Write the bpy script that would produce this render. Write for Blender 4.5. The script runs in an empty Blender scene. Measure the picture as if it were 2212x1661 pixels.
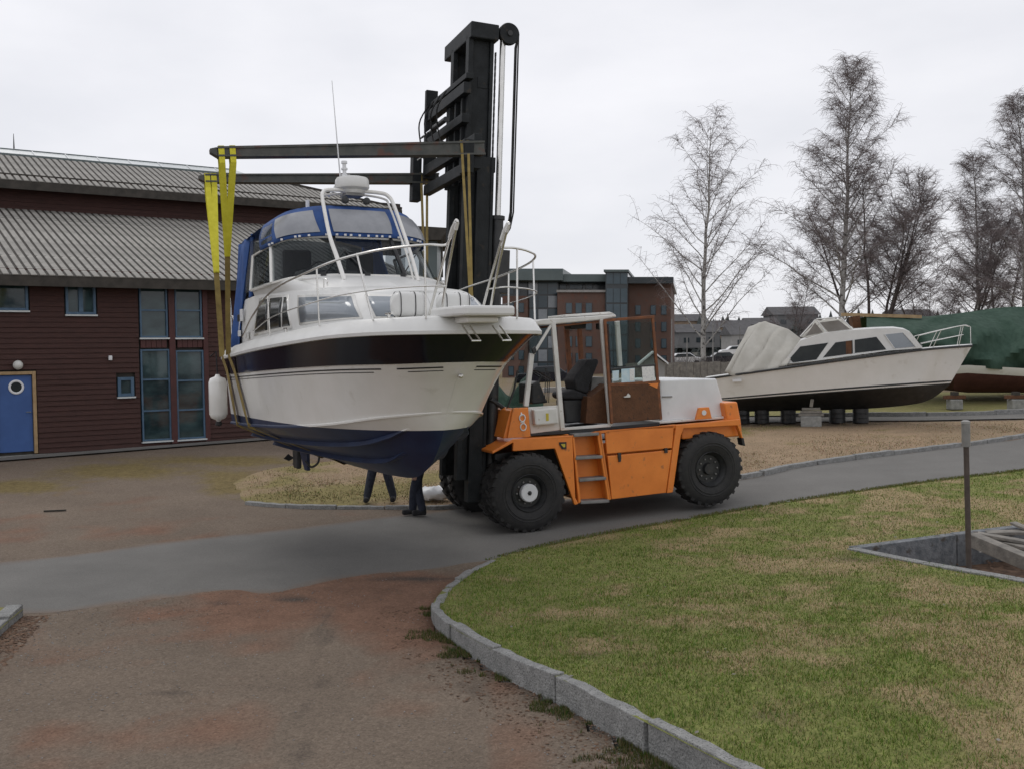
import bpy, math, random
import numpy as np
from mathutils import Vector, Matrix
from mathutils.geometry import delaunay_2d_cdt
random.seed(7); rng = np.random.default_rng(7)
scene = bpy.context.scene
C = scene.collection
# ------------------------------------------------------------------ camera
F_PX, CX, CY = 2200.0, 1106.0, 830.5            # focal length and centre, in units of a 2212 wide picture
CAM = Vector((0, 0, 3.25)); PITCH = math.atan(60/2200); ROLL = 0.018
cd = bpy.data.cameras.new('camera'); cam = bpy.data.objects.new('camera', cd); C.objects.link(cam)
cd.sensor_width = 36; cd.lens = 36*F_PX/2212; cd.clip_end = 3000; cd.clip_start = 0.1
cam.matrix_world = Matrix.Translation(CAM) @ Matrix.Rotation(math.pi/2-PITCH, 4, 'X') @ Matrix.Rotation(-ROLL, 4, 'Z')
scene.camera = cam
# ------------------------------------------------------------------ sky, sun, exposure
SUN_EL, SUN_AZ = math.radians(52), math.radians(-35)   # a veiled sun, behind the scene and to the left
w = bpy.data.worlds.new('World'); scene.world = w; w.use_nodes = True
nt = w.node_tree; nt.nodes.clear()
def N(nt, typ, **kw):
    n = nt.nodes.new(typ)
    for k, v in kw.items(): setattr(n, k, v)
    return n
out = N(nt, 'ShaderNodeOutputWorld'); bg = N(nt, 'ShaderNodeBackground')
sky = N(nt, 'ShaderNodeTexSky', sky_type='NISHITA', sun_disc=False, sun_elevation=SUN_EL, sun_rotation=SUN_AZ)
tc = N(nt, 'ShaderNodeTexCoord'); mp = N(nt, 'ShaderNodeMapping'); mp.inputs['Scale'].default_value = (1, 1, 2.6)
nz = N(nt, 'ShaderNodeTexNoise'); nz.inputs['Scale'].default_value = 2.6; nz.inputs['Detail'].default_value = 7; nz.inputs['Roughness'].default_value = .5
rp = N(nt, 'ShaderNodeValToRGB')
rp.color_ramp.elements[0].position = .34; rp.color_ramp.elements[0].color = (6.0, 6.05, 6.4, 1)
rp.color_ramp.elements[1].position = .66; rp.color_ramp.elements[1].color = (7.3, 7.25, 7.5, 1)
mx = N(nt, 'ShaderNodeMix', data_type='RGBA'); mx.inputs['Factor'].default_value = .95
nt.links.new(tc.outputs['Generated'], mp.inputs['Vector']); nt.links.new(mp.outputs[0], nz.inputs['Vector'])
nt.links.new(nz.outputs['Fac'], rp.inputs['Fac']); nt.links.new(sky.outputs[0], mx.inputs[6]); nt.links.new(rp.outputs[0], mx.inputs[7])
nt.links.new(mx.outputs[2], bg.inputs['Color']); bg.inputs['Strength'].default_value = .133
nt.links.new(bg.outputs[0], out.inputs['Surface'])
sd = bpy.data.lights.new('sun', 'SUN'); sd.energy = .6; sd.angle = math.radians(25); sd.color = (1, .97, .92)
so = bpy.data.objects.new('sun', sd); C.objects.link(so); so.location = (0, 0, 30)
dv = Vector((math.sin(SUN_AZ)*math.cos(SUN_EL), math.cos(SUN_AZ)*math.cos(SUN_EL), math.sin(SUN_EL)))
so.rotation_euler = dv.to_track_quat('Z', 'Y').to_euler()
scene.view_settings.view_transform = 'Standard'; scene.view_settings.look = 'None'
scene.view_settings.exposure = 0; scene.view_settings.gamma = 1
# ------------------------------------------------------------------ pixel geometry, terrain
_F = Vector((0, math.cos(PITCH), -math.sin(PITCH))); _U0 = Vector((0, math.sin(PITCH), math.cos(PITCH))); _R0 = Vector((1, 0, 0))
_U = _U0*math.cos(ROLL)+_R0*math.sin(ROLL); _R = _R0*math.cos(ROLL)-_U0*math.sin(ROLL)
def ray(px, py): return _F+_R*((px-CX)/F_PX)-_U*((py-CY)/F_PX)
def at(px, py, y):                               # the point of that line of sight y metres in front
    r = ray(px, py); return CAM+r*(y/r.y)
def on_plane(px, py, p0, n):
    r = ray(px, py); return CAM+r*((p0-CAM).dot(n)/r.dot(n))
def H(x, y):
    x = np.asarray(x, float); y = np.asarray(y, float)
    yy = np.minimum(y, 48); s = np.log1p(np.exp(np.clip((yy-17.5)/1.5, -30, 30)))*1.5
    xr = 10*np.tanh(np.clip(x, 0, 60)/10); xl = np.clip(-x, 0, 30)
    return .048*s+.045*(np.sqrt(xr*xr+4)-2+.0*x)*1.06+.016*(np.sqrt(xl*xl+4)-2)-.03
def Hs(x, y): return float(H(x, y))
def G(px, py, off=0.0):                          # where that line of sight meets the ground
    r = ray(px, py); z = 0.0
    for _ in range(60):
        k = (z+off-CAM.z)/r.z if r.z < -1e-4 else 400
        k = min(max(k, 1), 400); p = CAM+r*k; z = .6*z+.4*Hs(p.x, p.y)
    return Vector((p.x, p.y, Hs(p.x, p.y)+off))
# ------------------------------------------------------------------ materials
MATS = {}
def mat(name, c1, c2=None, scale=4, rough=.6, rough2=None, bump=0, bscale=40, metal=0, coat=0, stretch=None, lo=.35, hi=.65, c3=None, s3=30, f3=.5, spec=.5, attr=None, trans=0):
    m = bpy.data.materials.new(name); m.use_nodes = True; nt = m.node_tree
    b = nt.nodes['Principled BSDF']
    b.inputs['Roughness'].default_value = rough; b.inputs['Metallic'].default_value = metal
    b.inputs['Coat Weight'].default_value = coat; b.inputs['Specular IOR Level'].default_value = spec
    tc = N(nt, 'ShaderNodeTexCoord'); vec = tc.outputs['Object']
    if stretch:
        mp = N(nt, 'ShaderNodeMapping'); mp.inputs['Scale'].default_value = stretch; nt.links.new(vec, mp.inputs['Vector']); vec = mp.outputs[0]
    col = None
    if c2 is None: c2 = tuple(min(1, c*1.18+.004) for c in c1)
    nz = N(nt, 'ShaderNodeTexNoise'); nz.inputs['Scale'].default_value = scale; nz.inputs['Detail'].default_value = 6; nz.inputs['Roughness'].default_value = .6
    nt.links.new(vec, nz.inputs['Vector'])
    rp = N(nt, 'ShaderNodeValToRGB'); e = rp.color_ramp.elements
    e[0].position = lo; e[0].color = (*c1, 1); e[1].position = hi; e[1].color = (*c2, 1)
    nt.links.new(nz.outputs['Fac'], rp.inputs['Fac']); col = rp.outputs[0]
    if attr:
        at_ = N(nt, 'ShaderNodeAttribute', attribute_name=attr); mm = N(nt, 'ShaderNodeMix', data_type='RGBA', blend_type='MULTIPLY')
        mm.inputs['Factor'].default_value = 1; nt.links.new(col, mm.inputs[6]); nt.links.new(at_.outputs['Color'], mm.inputs[7]); col = mm.outputs[2]
    if c3 is not None:
        n3 = N(nt, 'ShaderNodeTexNoise'); n3.inputs['Scale'].default_value = s3; n3.inputs['Detail'].default_value = 4; nt.links.new(vec, n3.inputs['Vector'])
        r3 = N(nt, 'ShaderNodeValToRGB'); r3.color_ramp.elements[0].position = f3; r3.color_ramp.elements[1].position = min(1, f3+.12)
        mm = N(nt, 'ShaderNodeMix', data_type='RGBA'); nt.links.new(n3.outputs['Fac'], r3.inputs['Fac']); nt.links.new(r3.outputs[0], mm.inputs['Factor'])
        nt.links.new(col, mm.inputs[6]); mm.inputs[7].default_value = (*c3, 1); col = mm.outputs[2]
    nt.links.new(col, b.inputs['Base Color'])
    if rough2 is not None:
        mr = N(nt, 'ShaderNodeMapRange'); mr.inputs['To Min'].default_value = rough; mr.inputs['To Max'].default_value = rough2
        nt.links.new(nz.outputs['Fac'], mr.inputs['Value']); nt.links.new(mr.outputs[0], b.inputs['Roughness'])
    if bump:
        n2 = N(nt, 'ShaderNodeTexNoise'); n2.inputs['Scale'].default_value = bscale; n2.inputs['Detail'].default_value = 5; nt.links.new(vec, n2.inputs['Vector'])
        bp = N(nt, 'ShaderNodeBump'); bp.inputs['Strength'].default_value = bump; bp.inputs['Distance'].default_value = .02
        nt.links.new(n2.outputs['Fac'], bp.inputs['Height']); nt.links.new(bp.outputs[0], b.inputs['Normal'])
    if trans: b.inputs['Transmission Weight'].default_value = trans
    MATS[name] = m; return m
def glass(name, tint, clear=.6, rough=.03):
    m = bpy.data.materials.new(name); m.use_nodes = True; nt = m.node_tree; nt.nodes.clear()
    o = N(nt, 'ShaderNodeOutputMaterial'); t = N(nt, 'ShaderNodeBsdfTransparent'); t.inputs[0].default_value = (*tint, 1)
    g = N(nt, 'ShaderNodeBsdfPrincipled'); g.inputs['Base Color'].default_value = (.02, .025, .03, 1); g.inputs['Roughness'].default_value = rough
    x = N(nt, 'ShaderNodeMixShader'); x.inputs[0].default_value = 1-clear
    nt.links.new(t.outputs[0], x.inputs[1]); nt.links.new(g.outputs[0], x.inputs[2]); nt.links.new(x.outputs[0], o.inputs[0]); MATS[name] = m; return m
# ------------------------------------------------------------------ mesh building
ORG = {}
def setp(o, label=None, cat=None, group=None, kind=None):
    if label: o['label'] = label
    if cat: o['category'] = cat
    if group: o['group'] = group
    if kind: o['kind'] = kind
    return o
def thing(name, loc, label, cat, group=None):
    o = bpy.data.objects.new(name, None); C.objects.link(o); o.location = Vector(loc); o.empty_display_size = .2
    ORG[o] = Vector(loc); return setp(o, label, cat, group)
class MB:
    def __init__(s): s.v = []; s.f = []; s.mi = []
    def add(s, vs, fs, mi=0):
        b = len(s.v); s.v += [tuple(v) for v in vs]; s.f += [tuple(i+b for i in f) for f in fs]; s.mi += [mi]*len(fs); return s
    def hexa(s, p, mi=0):                          # 4 bottom corners, 4 top corners
        return s.add(p, [(0, 3, 2, 1), (4, 5, 6, 7), (0, 1, 5, 4), (1, 2, 6, 5), (2, 3, 7, 6), (3, 0, 4, 7)], mi)
    def box(s, c, sx, sy, sz, X=Vector((1, 0, 0)), Y=Vector((0, 1, 0)), Z=Vector((0, 0, 1)), mi=0):
        c = Vector(c); X = X*(sx/2); Y = Y*(sy/2); Z = Z*(sz/2)
        return s.hexa([c-X-Y-Z, c+X-Y-Z, c+X+Y-Z, c-X+Y-Z, c-X-Y+Z, c+X-Y+Z, c+X+Y+Z, c-X+Y+Z], mi)
    def beam(s, a, b, wx, wy, up=Vector((0, 0, 1)), mi=0):  # a bar from a to b, wx wide sideways and wy deep along up
        a = Vector(a); b = Vector(b); d = b-a; L = d.length; d.normalize(); X = d.cross(up)
        if X.length < 1e-4: X = d.cross(Vector((1, 0, 0)))
        X.normalize(); Y = X.cross(d); return s.box((a+b)/2, wx, L, wy, X, d, Y, mi)
    def prism(s, pts, ex, mi=0):
        pts = [Vector(p) for p in pts]; n = len(pts); ex = Vector(ex)
        return s.add(pts+[p+ex for p in pts], [tuple(range(n))[::-1], tuple(range(n, 2*n))]+[(i, (i+1) % n, n+(i+1) % n, n+i) for i in range(n)], mi)
    def tube(s, path, r, n=8, mi=0, cap=True):
        path = [Vector(p) for p in path]; m = len(path)
        rs = r if isinstance(r, (list, tuple)) else [r]*m
        vs = []; ref = None
        for i, p in enumerate(path):
            t = (path[min(i+1, m-1)]-path[max(i-1, 0)])
            if t.length < 1e-9: t = Vector((0, 0, 1))
            t.normalize()
            if ref is None:
                ref = Vector((0, 0, 1)) if abs(t.z) < .9 else Vector((1, 0, 0))
            x = (ref-t*ref.dot(t)); x.normalize(); y = t.cross(x); ref = x
            for k in range(n):
                a = 2*math.pi*k/n; vs.append(p+(x*math.cos(a)+y*math.sin(a))*rs[i])
        fs = [(i*n+k, i*n+(k+1) % n, (i+1)*n+(k+1) % n, (i+1)*n+k) for i in range(m-1) for k in range(n)]
        if cap: fs += [tuple(range(n))[::-1], tuple(range((m-1)*n, m*n))]
        return s.add(vs, fs, mi)
    def lathe(s, c, ax, prof, n=24, mi=0, caps=(True, True)):            # prof: (distance along ax, radius)
        c = Vector(c); ax = Vector(ax).normalized(); x = ax.cross(Vector((0, 0, 1)))
        if x.length < .1: x = Vector((1, 0, 0))
        x.normalize(); y = ax.cross(x); vs = []
        for d, r in prof:
            for k in range(n):
                a = 2*math.pi*k/n; vs.append(c+ax*d+(x*math.cos(a)+y*math.sin(a))*max(r, 1e-4))
        m = len(prof)
        fs = [(i*n+k, i*n+(k+1) % n, (i+1)*n+(k+1) % n, (i+1)*n+k) for i in range(m-1) for k in range(n)]
        if caps[0]: fs.append(tuple(range(n))[::-1])
        if caps[1]: fs.append(tuple(range((m-1)*n, m*n)))
        return s.add(vs, fs, mi)
    def grid(s, rows, mi=0, flip=False, mis=None):
        n = len(rows[0]); b = len(s.v)
        for r in rows: s.v += [tuple(p) for p in r]
        for i in range(len(rows)-1):
            for j in range(n-1):
                f = (b+i*n+j, b+i*n+j+1, b+(i+1)*n+j+1, b+(i+1)*n+j)
                s.f.append(f[::-1] if flip else f); s.mi.append(mis[i] if mis else mi)
        return s
    def build(s, name, mats, parent=None, smooth=False, bevel=0, solid=0, label=None, angle=None):
        if not isinstance(mats, (list, tuple)): mats = [mats]
        me = bpy.data.meshes.new(name); org = ORG.get(parent, Vector((0, 0, 0)))
        a = np.array(s.v, dtype=float).reshape(-1, 3)-np.array(org)
        me.from_pydata(a.tolist(), [], s.f)
        for m in mats: me.materials.append(MATS[m] if isinstance(m, str) else m)
        if len(mats) > 1: me.polygons.foreach_set('material_index', s.mi)
        me.validate(); o = bpy.data.objects.new(name, me); C.objects.link(o)
        if parent is not None: o.parent = parent; ORG[o] = org
        if smooth:
            me.shade_smooth()
            if angle is None: angle = 35
            me.set_sharp_from_angle(angle=math.radians(angle))
        if solid:
            md = o.modifiers.new('s', 'SOLIDIFY'); md.thickness = solid; md.offset = 0
        if bevel:
            md = o.modifiers.new('b', 'BEVEL'); md.width = bevel; md.segments = 2; md.limit_method = 'ANGLE'; md.angle_limit = math.radians(40)
        if label: o['label'] = label
        return o
def solo(mb, name, mats, base, label, cat, group=None, kind=None, **kw):   # a thing that is one mesh, its origin at base
    tmp = object(); ORG[tmp] = Vector(base)
    k = dict(kw); o = mb.build(name, mats, None, **k)
    # shift the vertices so that the origin sits at the thing's base
    me = o.data; co = np.empty(len(me.vertices)*3); me.vertices.foreach_get('co', co); co = co.reshape(-1, 3)-np.array(Vector(base)); me.vertices.foreach_set('co', co.ravel())
    o.location = base; ORG[o] = Vector(base)
    del ORG[tmp]
    return setp(o, label, cat, group, kind)
def catmull(P, s):                                  # P list of tuples, s in 0..len-1
    n = len(P)-1; s = min(max(s, 0), n); i = min(int(s), n-1); f = s-i
    g = lambda k: P[k] if 0 <= k <= n else tuple(2*a-b for a, b in (zip(P[0], P[1]) if k < 0 else zip(P[n], P[n-1])))
    p0, p1, p2, p3 = g(i-1), g(i), g(i+1), g(i+2)
    return tuple(.5*((2*b)+(-a+c)*f+(2*a-5*b+4*c-d)*f*f+(-a+3*b-3*c+d)*f**3) for a, b, c, d in zip(p0, p1, p2, p3))
def spl(P, n): return [catmull(P, (len(P)-1)*i/(n-1)) for i in range(n)]
def vnoise(x, y, sc, seed=0):
    x = np.asarray(x)*sc+seed*17.3; y = np.asarray(y)*sc+seed*7.1
    xi = np.floor(x).astype(int); yi = np.floor(y).astype(int); xf = x-xi; yf = y-yi
    def h(a, b):
        n = (a*374761393+b*668265263+seed*1442695) & 0x7fffffff; n = ((n ^ (n >> 13))*1274126177) & 0x7fffffff; return ((n ^ (n >> 16)) & 0xffff)/65535.0
    u = xf*xf*(3-2*xf); v = yf*yf*(3-2*yf)
    return (h(xi, yi)*(1-u)+h(xi+1, yi)*u)*(1-v)+(h(xi, yi+1)*(1-u)+h(xi+1, yi+1)*u)*v
def fbm(x, y, sc, seed=0): return .55*vnoise(x, y, sc, seed)+.28*vnoise(x, y, sc*2.3, seed+1)+.17*vnoise(x, y, sc*5.1, seed+2)
def inpoly(x, y, poly):
    r = np.zeros(np.shape(x), bool); n = len(poly)
    for i in range(n):
        x1, y1 = poly[i][0], poly[i][1]; x2, y2 = poly[(i+1) % n][0], poly[(i+1) % n][1]
        c = ((y1 > y) != (y2 > y)) & (x < (x2-x1)*(y-y1)/(y2-y1+1e-12)+x1); r ^= c
    return r
def distpoly(x, y, poly, closed=False):
    d = np.full(np.shape(x), 1e9); n = len(poly)
    for i in range(n if closed else n-1):
        a = poly[i]; b = poly[(i+1) % n]; dx, dy = b[0]-a[0], b[1]-a[1]; L = dx*dx+dy*dy+1e-12
        t = np.clip(((x-a[0])*dx+(y-a[1])*dy)/L, 0, 1); d = np.minimum(d, np.hypot(x-a[0]-t*dx, y-a[1]-t*dy))
    return d
# ------------------------------------------------------------------ common materials
mat('gelcoat', (.72, .71, .67), (.78, .77, .74), 1.5, .22, coat=.4, c3=(.6, .58, .52), s3=2.5, f3=.64)
mat('deck_white', (.64, .64, .62), (.7, .7, .68), 3, .35)
mat('navy', (.006, .007, .013), (.009, .010, .018), 2, .14, spec=.35)
mat('antifoul', (.006, .012, .045), (.010, .02, .062), 5, .55, bump=.15, bscale=30)
mat('blue_canvas', (.018, .062, .21), (.026, .085, .28), 6, .75, bump=.4, bscale=9)
mat('vinyl', (.24, .25, .27), (.31, .32, .34), 3, .25, spec=.5)  # clear vinyl made opaque pale grey, the reflected sky put into its colour
mat('steel', (.62, .61, .58), (.7, .69, .66), 8, .22, metal=.9)
mat('chrome_rod', (.75, .77, .8), None, 8, .12, metal=1)
mat('black_rubber', (.014, .014, .015), (.026, .025, .024), 12, .75, bump=.2, bscale=60)
mat('black_paint', (.012, .013, .014), (.03, .031, .032), 5, .45, c3=(.06, .045, .035), s3=9, f3=.62)
mat('mast_paint', (.010, .012, .013), (.021, .024, .026), 4, .6, c3=(.05, .04, .03), s3=6, f3=.62, bump=.15, spec=.25)
mat('black_fabric', (.012, .012, .014), (.022, .022, .025), 12, .8, bump=.3, bscale=30)
mat('tint_window', (.2, .23, .26), (.26, .29, .32), 2, .12, spec=.8)
mat('dark_window', (.012, .016, .018), (.025, .03, .03), 3, .2, spec=.35)
mat('orange_paint', (.72, .205, .03), (.82, .25, .04), 2.5, .38, coat=.15, c3=(.42, .15, .05), s3=7, f3=.63, bump=.08)
mat('rust', (.085, .036, .015), (.13, .055, .023), 6, .8, c3=(.05, .025, .015), s3=14, f3=.6, bump=.3)
mat('rust_orange', (.24, .085, .03), (.14, .055, .025), 9, .7)
mat('dirty_white', (.6, .59, .55), (.72, .71, .68), 3, .45, c3=(.33, .25, .17), s3=9, f3=.66)
mat('hood_white', (.66, .67, .68), (.74, .75, .76), 2, .4, c3=(.42, .42, .42), s3=4, f3=.7)
mat('grey_metal', (.16, .16, .155), (.25, .24, .23), 6, .55)
mat('yellow_web', (.62, .56, .03), (.72, .66, .05), 9, .75, bump=.3, bscale=80)
mat('dirty_web', (.19, .135, .04), (.27, .2, .06), 7, .85, bump=.3, bscale=80)
mat('fork_steel', (.045, .05, .045), (.085, .085, .075), 5, .55, c3=(.1, .045, .03), s3=4, f3=.56)
mat('red_wood', (.040, .0165, .013), (.062, .025, .020), 3, .8, stretch=(1, 1, 9), c3=(.04, .016, .014), s3=5, f3=.58, bump=.4, bscale=20)
mat('red_post', (.055, .016, .014), (.075, .021, .019), 4, .6)
mat('roof_wood', (.23, .22, .2), (.34, .325, .295), 1.6, .85, c3=(.12, .115, .105), s3=6, f3=.6, bump=.4, bscale=20)
mat('dark_wood', (.03, .027, .022), (.055, .048, .04), 4, .85)
mat('pale_roof', (.5, .53, .53), (.6, .63, .63), 2, .3)
mat('blue_frame', (.045, .095, .155), (.07, .13, .2), 5, .5)
mat('blue_door', (.035, .09, .26), (.045, .11, .31), 2, .5)
mat('tan_wood', (.3, .2, .1), (.4, .28, .15), 6, .6)
mat('granite', (.20, .20, .195), (.30, .30, .29), 9, .85, c3=(.11, .115, .11), s3=60, f3=.53, bump=.9, bscale=45)
mat('old_pipe', (.055, .042, .036), (.09, .07, .06), 6, .8, bump=.2)
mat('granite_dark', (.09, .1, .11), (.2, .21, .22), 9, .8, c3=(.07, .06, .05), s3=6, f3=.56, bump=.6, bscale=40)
mat('concrete', (.2, .2, .19), (.3, .3, .28), 8, .85, bump=.4)
mat('old_plank', (.14, .13, .115), (.25, .23, .2), 5, .85, stretch=(1, 1, 1), bump=.5, bscale=30)
mat('bark_white', (.3, .29, .27), (.42, .41, .39), 3, .85, c3=(.05, .045, .04), s3=5, f3=.52)
mat('bark_dark', (.055, .045, .045), (.1, .085, .08), 3, .9)
mat('twig', (.15, .125, .122), (.22, .185, .185), .5, .85)
mat('brick', (.112, .068, .054), (.155, .094, .074), .35, .85, c3=(.15, .07, .05), s3=2.5, f3=.55)
mat('slate_green', (.075, .1, .1), (.11, .14, .14), .4, .4)
mat('office_glass', (.03, .055, .07), (.06, .095, .12), .3, .15, spec=.5)
mat('office_dark', (.02, .028, .034), (.035, .045, .05), .5, .15)
mat('window_glass', (.015, .03, .035), (.05, .085, .09), .9, .05, spec=.5, stretch=(1, 1, 2))
mat('beige_canvas', (.40, .385, .34), (.47, .455, .41), 3, .85, bump=.35, bscale=7, stretch=(1, 1, .35))
mat('tent_vinyl', (.16, .145, .125), (.22, .2, .18), 3, .35)
mat('green_tarp', (.028, .056, .040), (.046, .082, .06), 5, .75, bump=.7, bscale=5, stretch=(1, 1, .4), spec=.15)
mat('red_bottom', (.07, .022, .02), (.1, .035, .03), 4, .7)
mat('cloth_dark', (.014, .018, .032), (.03, .035, .055), 14, .9, bump=.3)
mat('jacket', (.03, .035, .05), (.04, .045, .06), 9, .9)
mat('skin', (.5, .3, .22), None, 9, .5)
mat('hair', (.06, .04, .025), None, 9, .7)
mat('paper_blue', (.45, .62, .7), (.6, .72, .76), 12, .6)
mat('paper_white', (.7, .7, .68), (.8, .8, .78), 30, .6, c3=(.2, .2, .3), s3=60, f3=.58)
mat('hillside', (.06, .062, .05), (.1, .095, .08), .06, .95)
mat('conifer', (.038, .046, .044), (.06, .068, .064), .2, .95)  # greyed and lightened, distance haze painted into the colour
mat('wall_pale', (.27, .265, .25), (.33, .32, .31), 1, .8)
mat('wall_grey', (.13, .13, .13), None, 1, .8)
mat('wall_ochre', (.22, .16, .11), None, 1, .8)
mat('far_roof', (.07, .068, .07), (.10, .098, .1), 1, .8)
mat('lamp_glass', (.55, .55, .52), None, 2, .3)
mat('leaf_brown', (.07, .04, .025), (.17, .1, .06), 8, .85)
mat('yellow_sign', (.5, .4, .04), None, 30, .5)
mat('water_mark', (.4, .4, .4), None, 30, .5)
glass('clear_glass', (.88, .92, .90), .9)
glass('screen_glass', (.78, .82, .83), .72)
glass('canvas_window', (.8, .84, .86), .5, .12)

# ------------------------------------------------------------------ ground sheets
ROAD_UP = [(-900, 1330), (-400, 1262), (0, 1213), (140, 1199), (327, 1173), (467, 1158), (654, 1138), (840, 1114), (948, 1103)]
KERB2 = [(950, 1101), (1100, 1088), (1400, 1060), (1600, 1036), (1650, 1027), (1720, 1011), (1827, 995), (1922, 983), (2081, 964), (2208, 946), (2500, 908)]
ROAD_LO = [(-900, 1500), (-400, 1400), (0, 1331), (120, 1322), (261, 1303), (380, 1288), (490, 1277), (537, 1281), (607, 1279), (700, 1259), (794, 1244), (887, 1237), (957, 1229), (1050, 1217)]
LAWN_ROAD = [(1062, 1215), (1140, 1191), (1250, 1166), (1380, 1142), (1500, 1121), (1700, 1087), (2000, 1043), (2212, 1018), (2500, 982)]
KERB1 = [(1062, 1215), (1020, 1238), (992, 1259), (965, 1281), (946, 1305), (936, 1325), (935, 1342), (950, 1365), (982, 1392), (1030, 1426), (1089, 1462), (1215, 1526), (1325, 1588), (1442, 1655), (1560, 1722), (1700, 1800)]
HOLE = [(1842, 1192), (2062, 1163), (2212, 1143), (2400, 1118), (2480, 1180), (2400, 1330), (2190, 1272)]
def gxy(L): return [G(*p).to_2d() for p in L]
def dens(L, n=1.0):
    o = []
    for a, b in zip(L[:-1], L[1:]):
        k = max(1, int((b-a).length/n)); o += [a.lerp(b, i/k) for i in range(k)]
    return o+[L[-1]]
def smooth2(L, m=4): return [Vector(catmull([tuple(p) for p in L], i/m)) for i in range((len(L)-1)*m+1)]
road_up = smooth2(gxy(ROAD_UP)); kerb2 = smooth2(gxy(KERB2)); road_lo = smooth2(gxy(ROAD_LO)); lawn_road = smooth2(gxy(LAWN_ROAD)); kerb1 = smooth2(gxy(KERB1), 4)
hole = gxy(HOLE)
def KH(x, y):                                        # height of the kerb and lawn over the yard
    return np.interp(y, [6, 9.5, 12, 14, 16, 17.5], [.27, .26, .17, .10, .05, .035])
lawn_poly = kerb1[::-1]+lawn_road[1:]+[Vector((24, 14)), Vector((24, 3.5)), Vector((3.4, 3.5))]
def sheet(name, poly, zf, res, material, holes=(), kind='structure', attrf=None, jitter=0):
    poly = [Vector((p[0], p[1])) for p in poly]
    P = dens(poly+[poly[0]], res*2)[:-1]; pts = list(P); edges = [(i, (i+1) % len(P)) for i in range(len(P))]
    for h in holes:
        b = len(pts); Q = dens([Vector(q) for q in h]+[Vector(h[0])], res*2)[:-1]; pts += Q; edges += [(b+i, b+(i+1) % len(Q)) for i in range(len(Q))]
    xs = [p.x for p in P]; ys = [p.y for p in P]; gx, gy = np.meshgrid(np.arange(min(xs), max(xs), res), np.arange(min(ys), max(ys), res))
    gx = gx.ravel()+rng.uniform(-.1, .1, gx.size)*res; gy = gy.ravel()+rng.uniform(-.1, .1, gy.size)*res
    k = inpoly(gx, gy, P) & (distpoly(gx, gy, P, True) > res*.4)
    for h in holes: k &= ~inpoly(gx, gy, h) & (distpoly(gx, gy, h, True) > res*.4)
    pts += [Vector((a, b)) for a, b in zip(gx[k], gy[k])]
    v, e, f, *_ = delaunay_2d_cdt(pts, edges, [], 0, 1e-5)
    v = np.array([(p.x, p.y) for p in v]); fa = np.array(f); c = v[fa].mean(axis=1); ok = inpoly(c[:, 0], c[:, 1], P)
    for h in holes: ok &= ~inpoly(c[:, 0], c[:, 1], h)
    z = zf(v[:, 0], v[:, 1]); me = bpy.data.meshes.new(name); me.from_pydata(np.c_[v, z].tolist(), [], fa[ok].tolist())
    me.materials.append(MATS[material]); me.shade_smooth(); o = bpy.data.objects.new(name, me); C.objects.link(o); o['kind'] = kind
    if attrf is not None:
        a = me.color_attributes.new('zone', 'FLOAT_COLOR', 'POINT'); a.data.foreach_set('color', attrf(v[:, 0], v[:, 1]).astype(np.float32).ravel())
    return o
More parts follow.
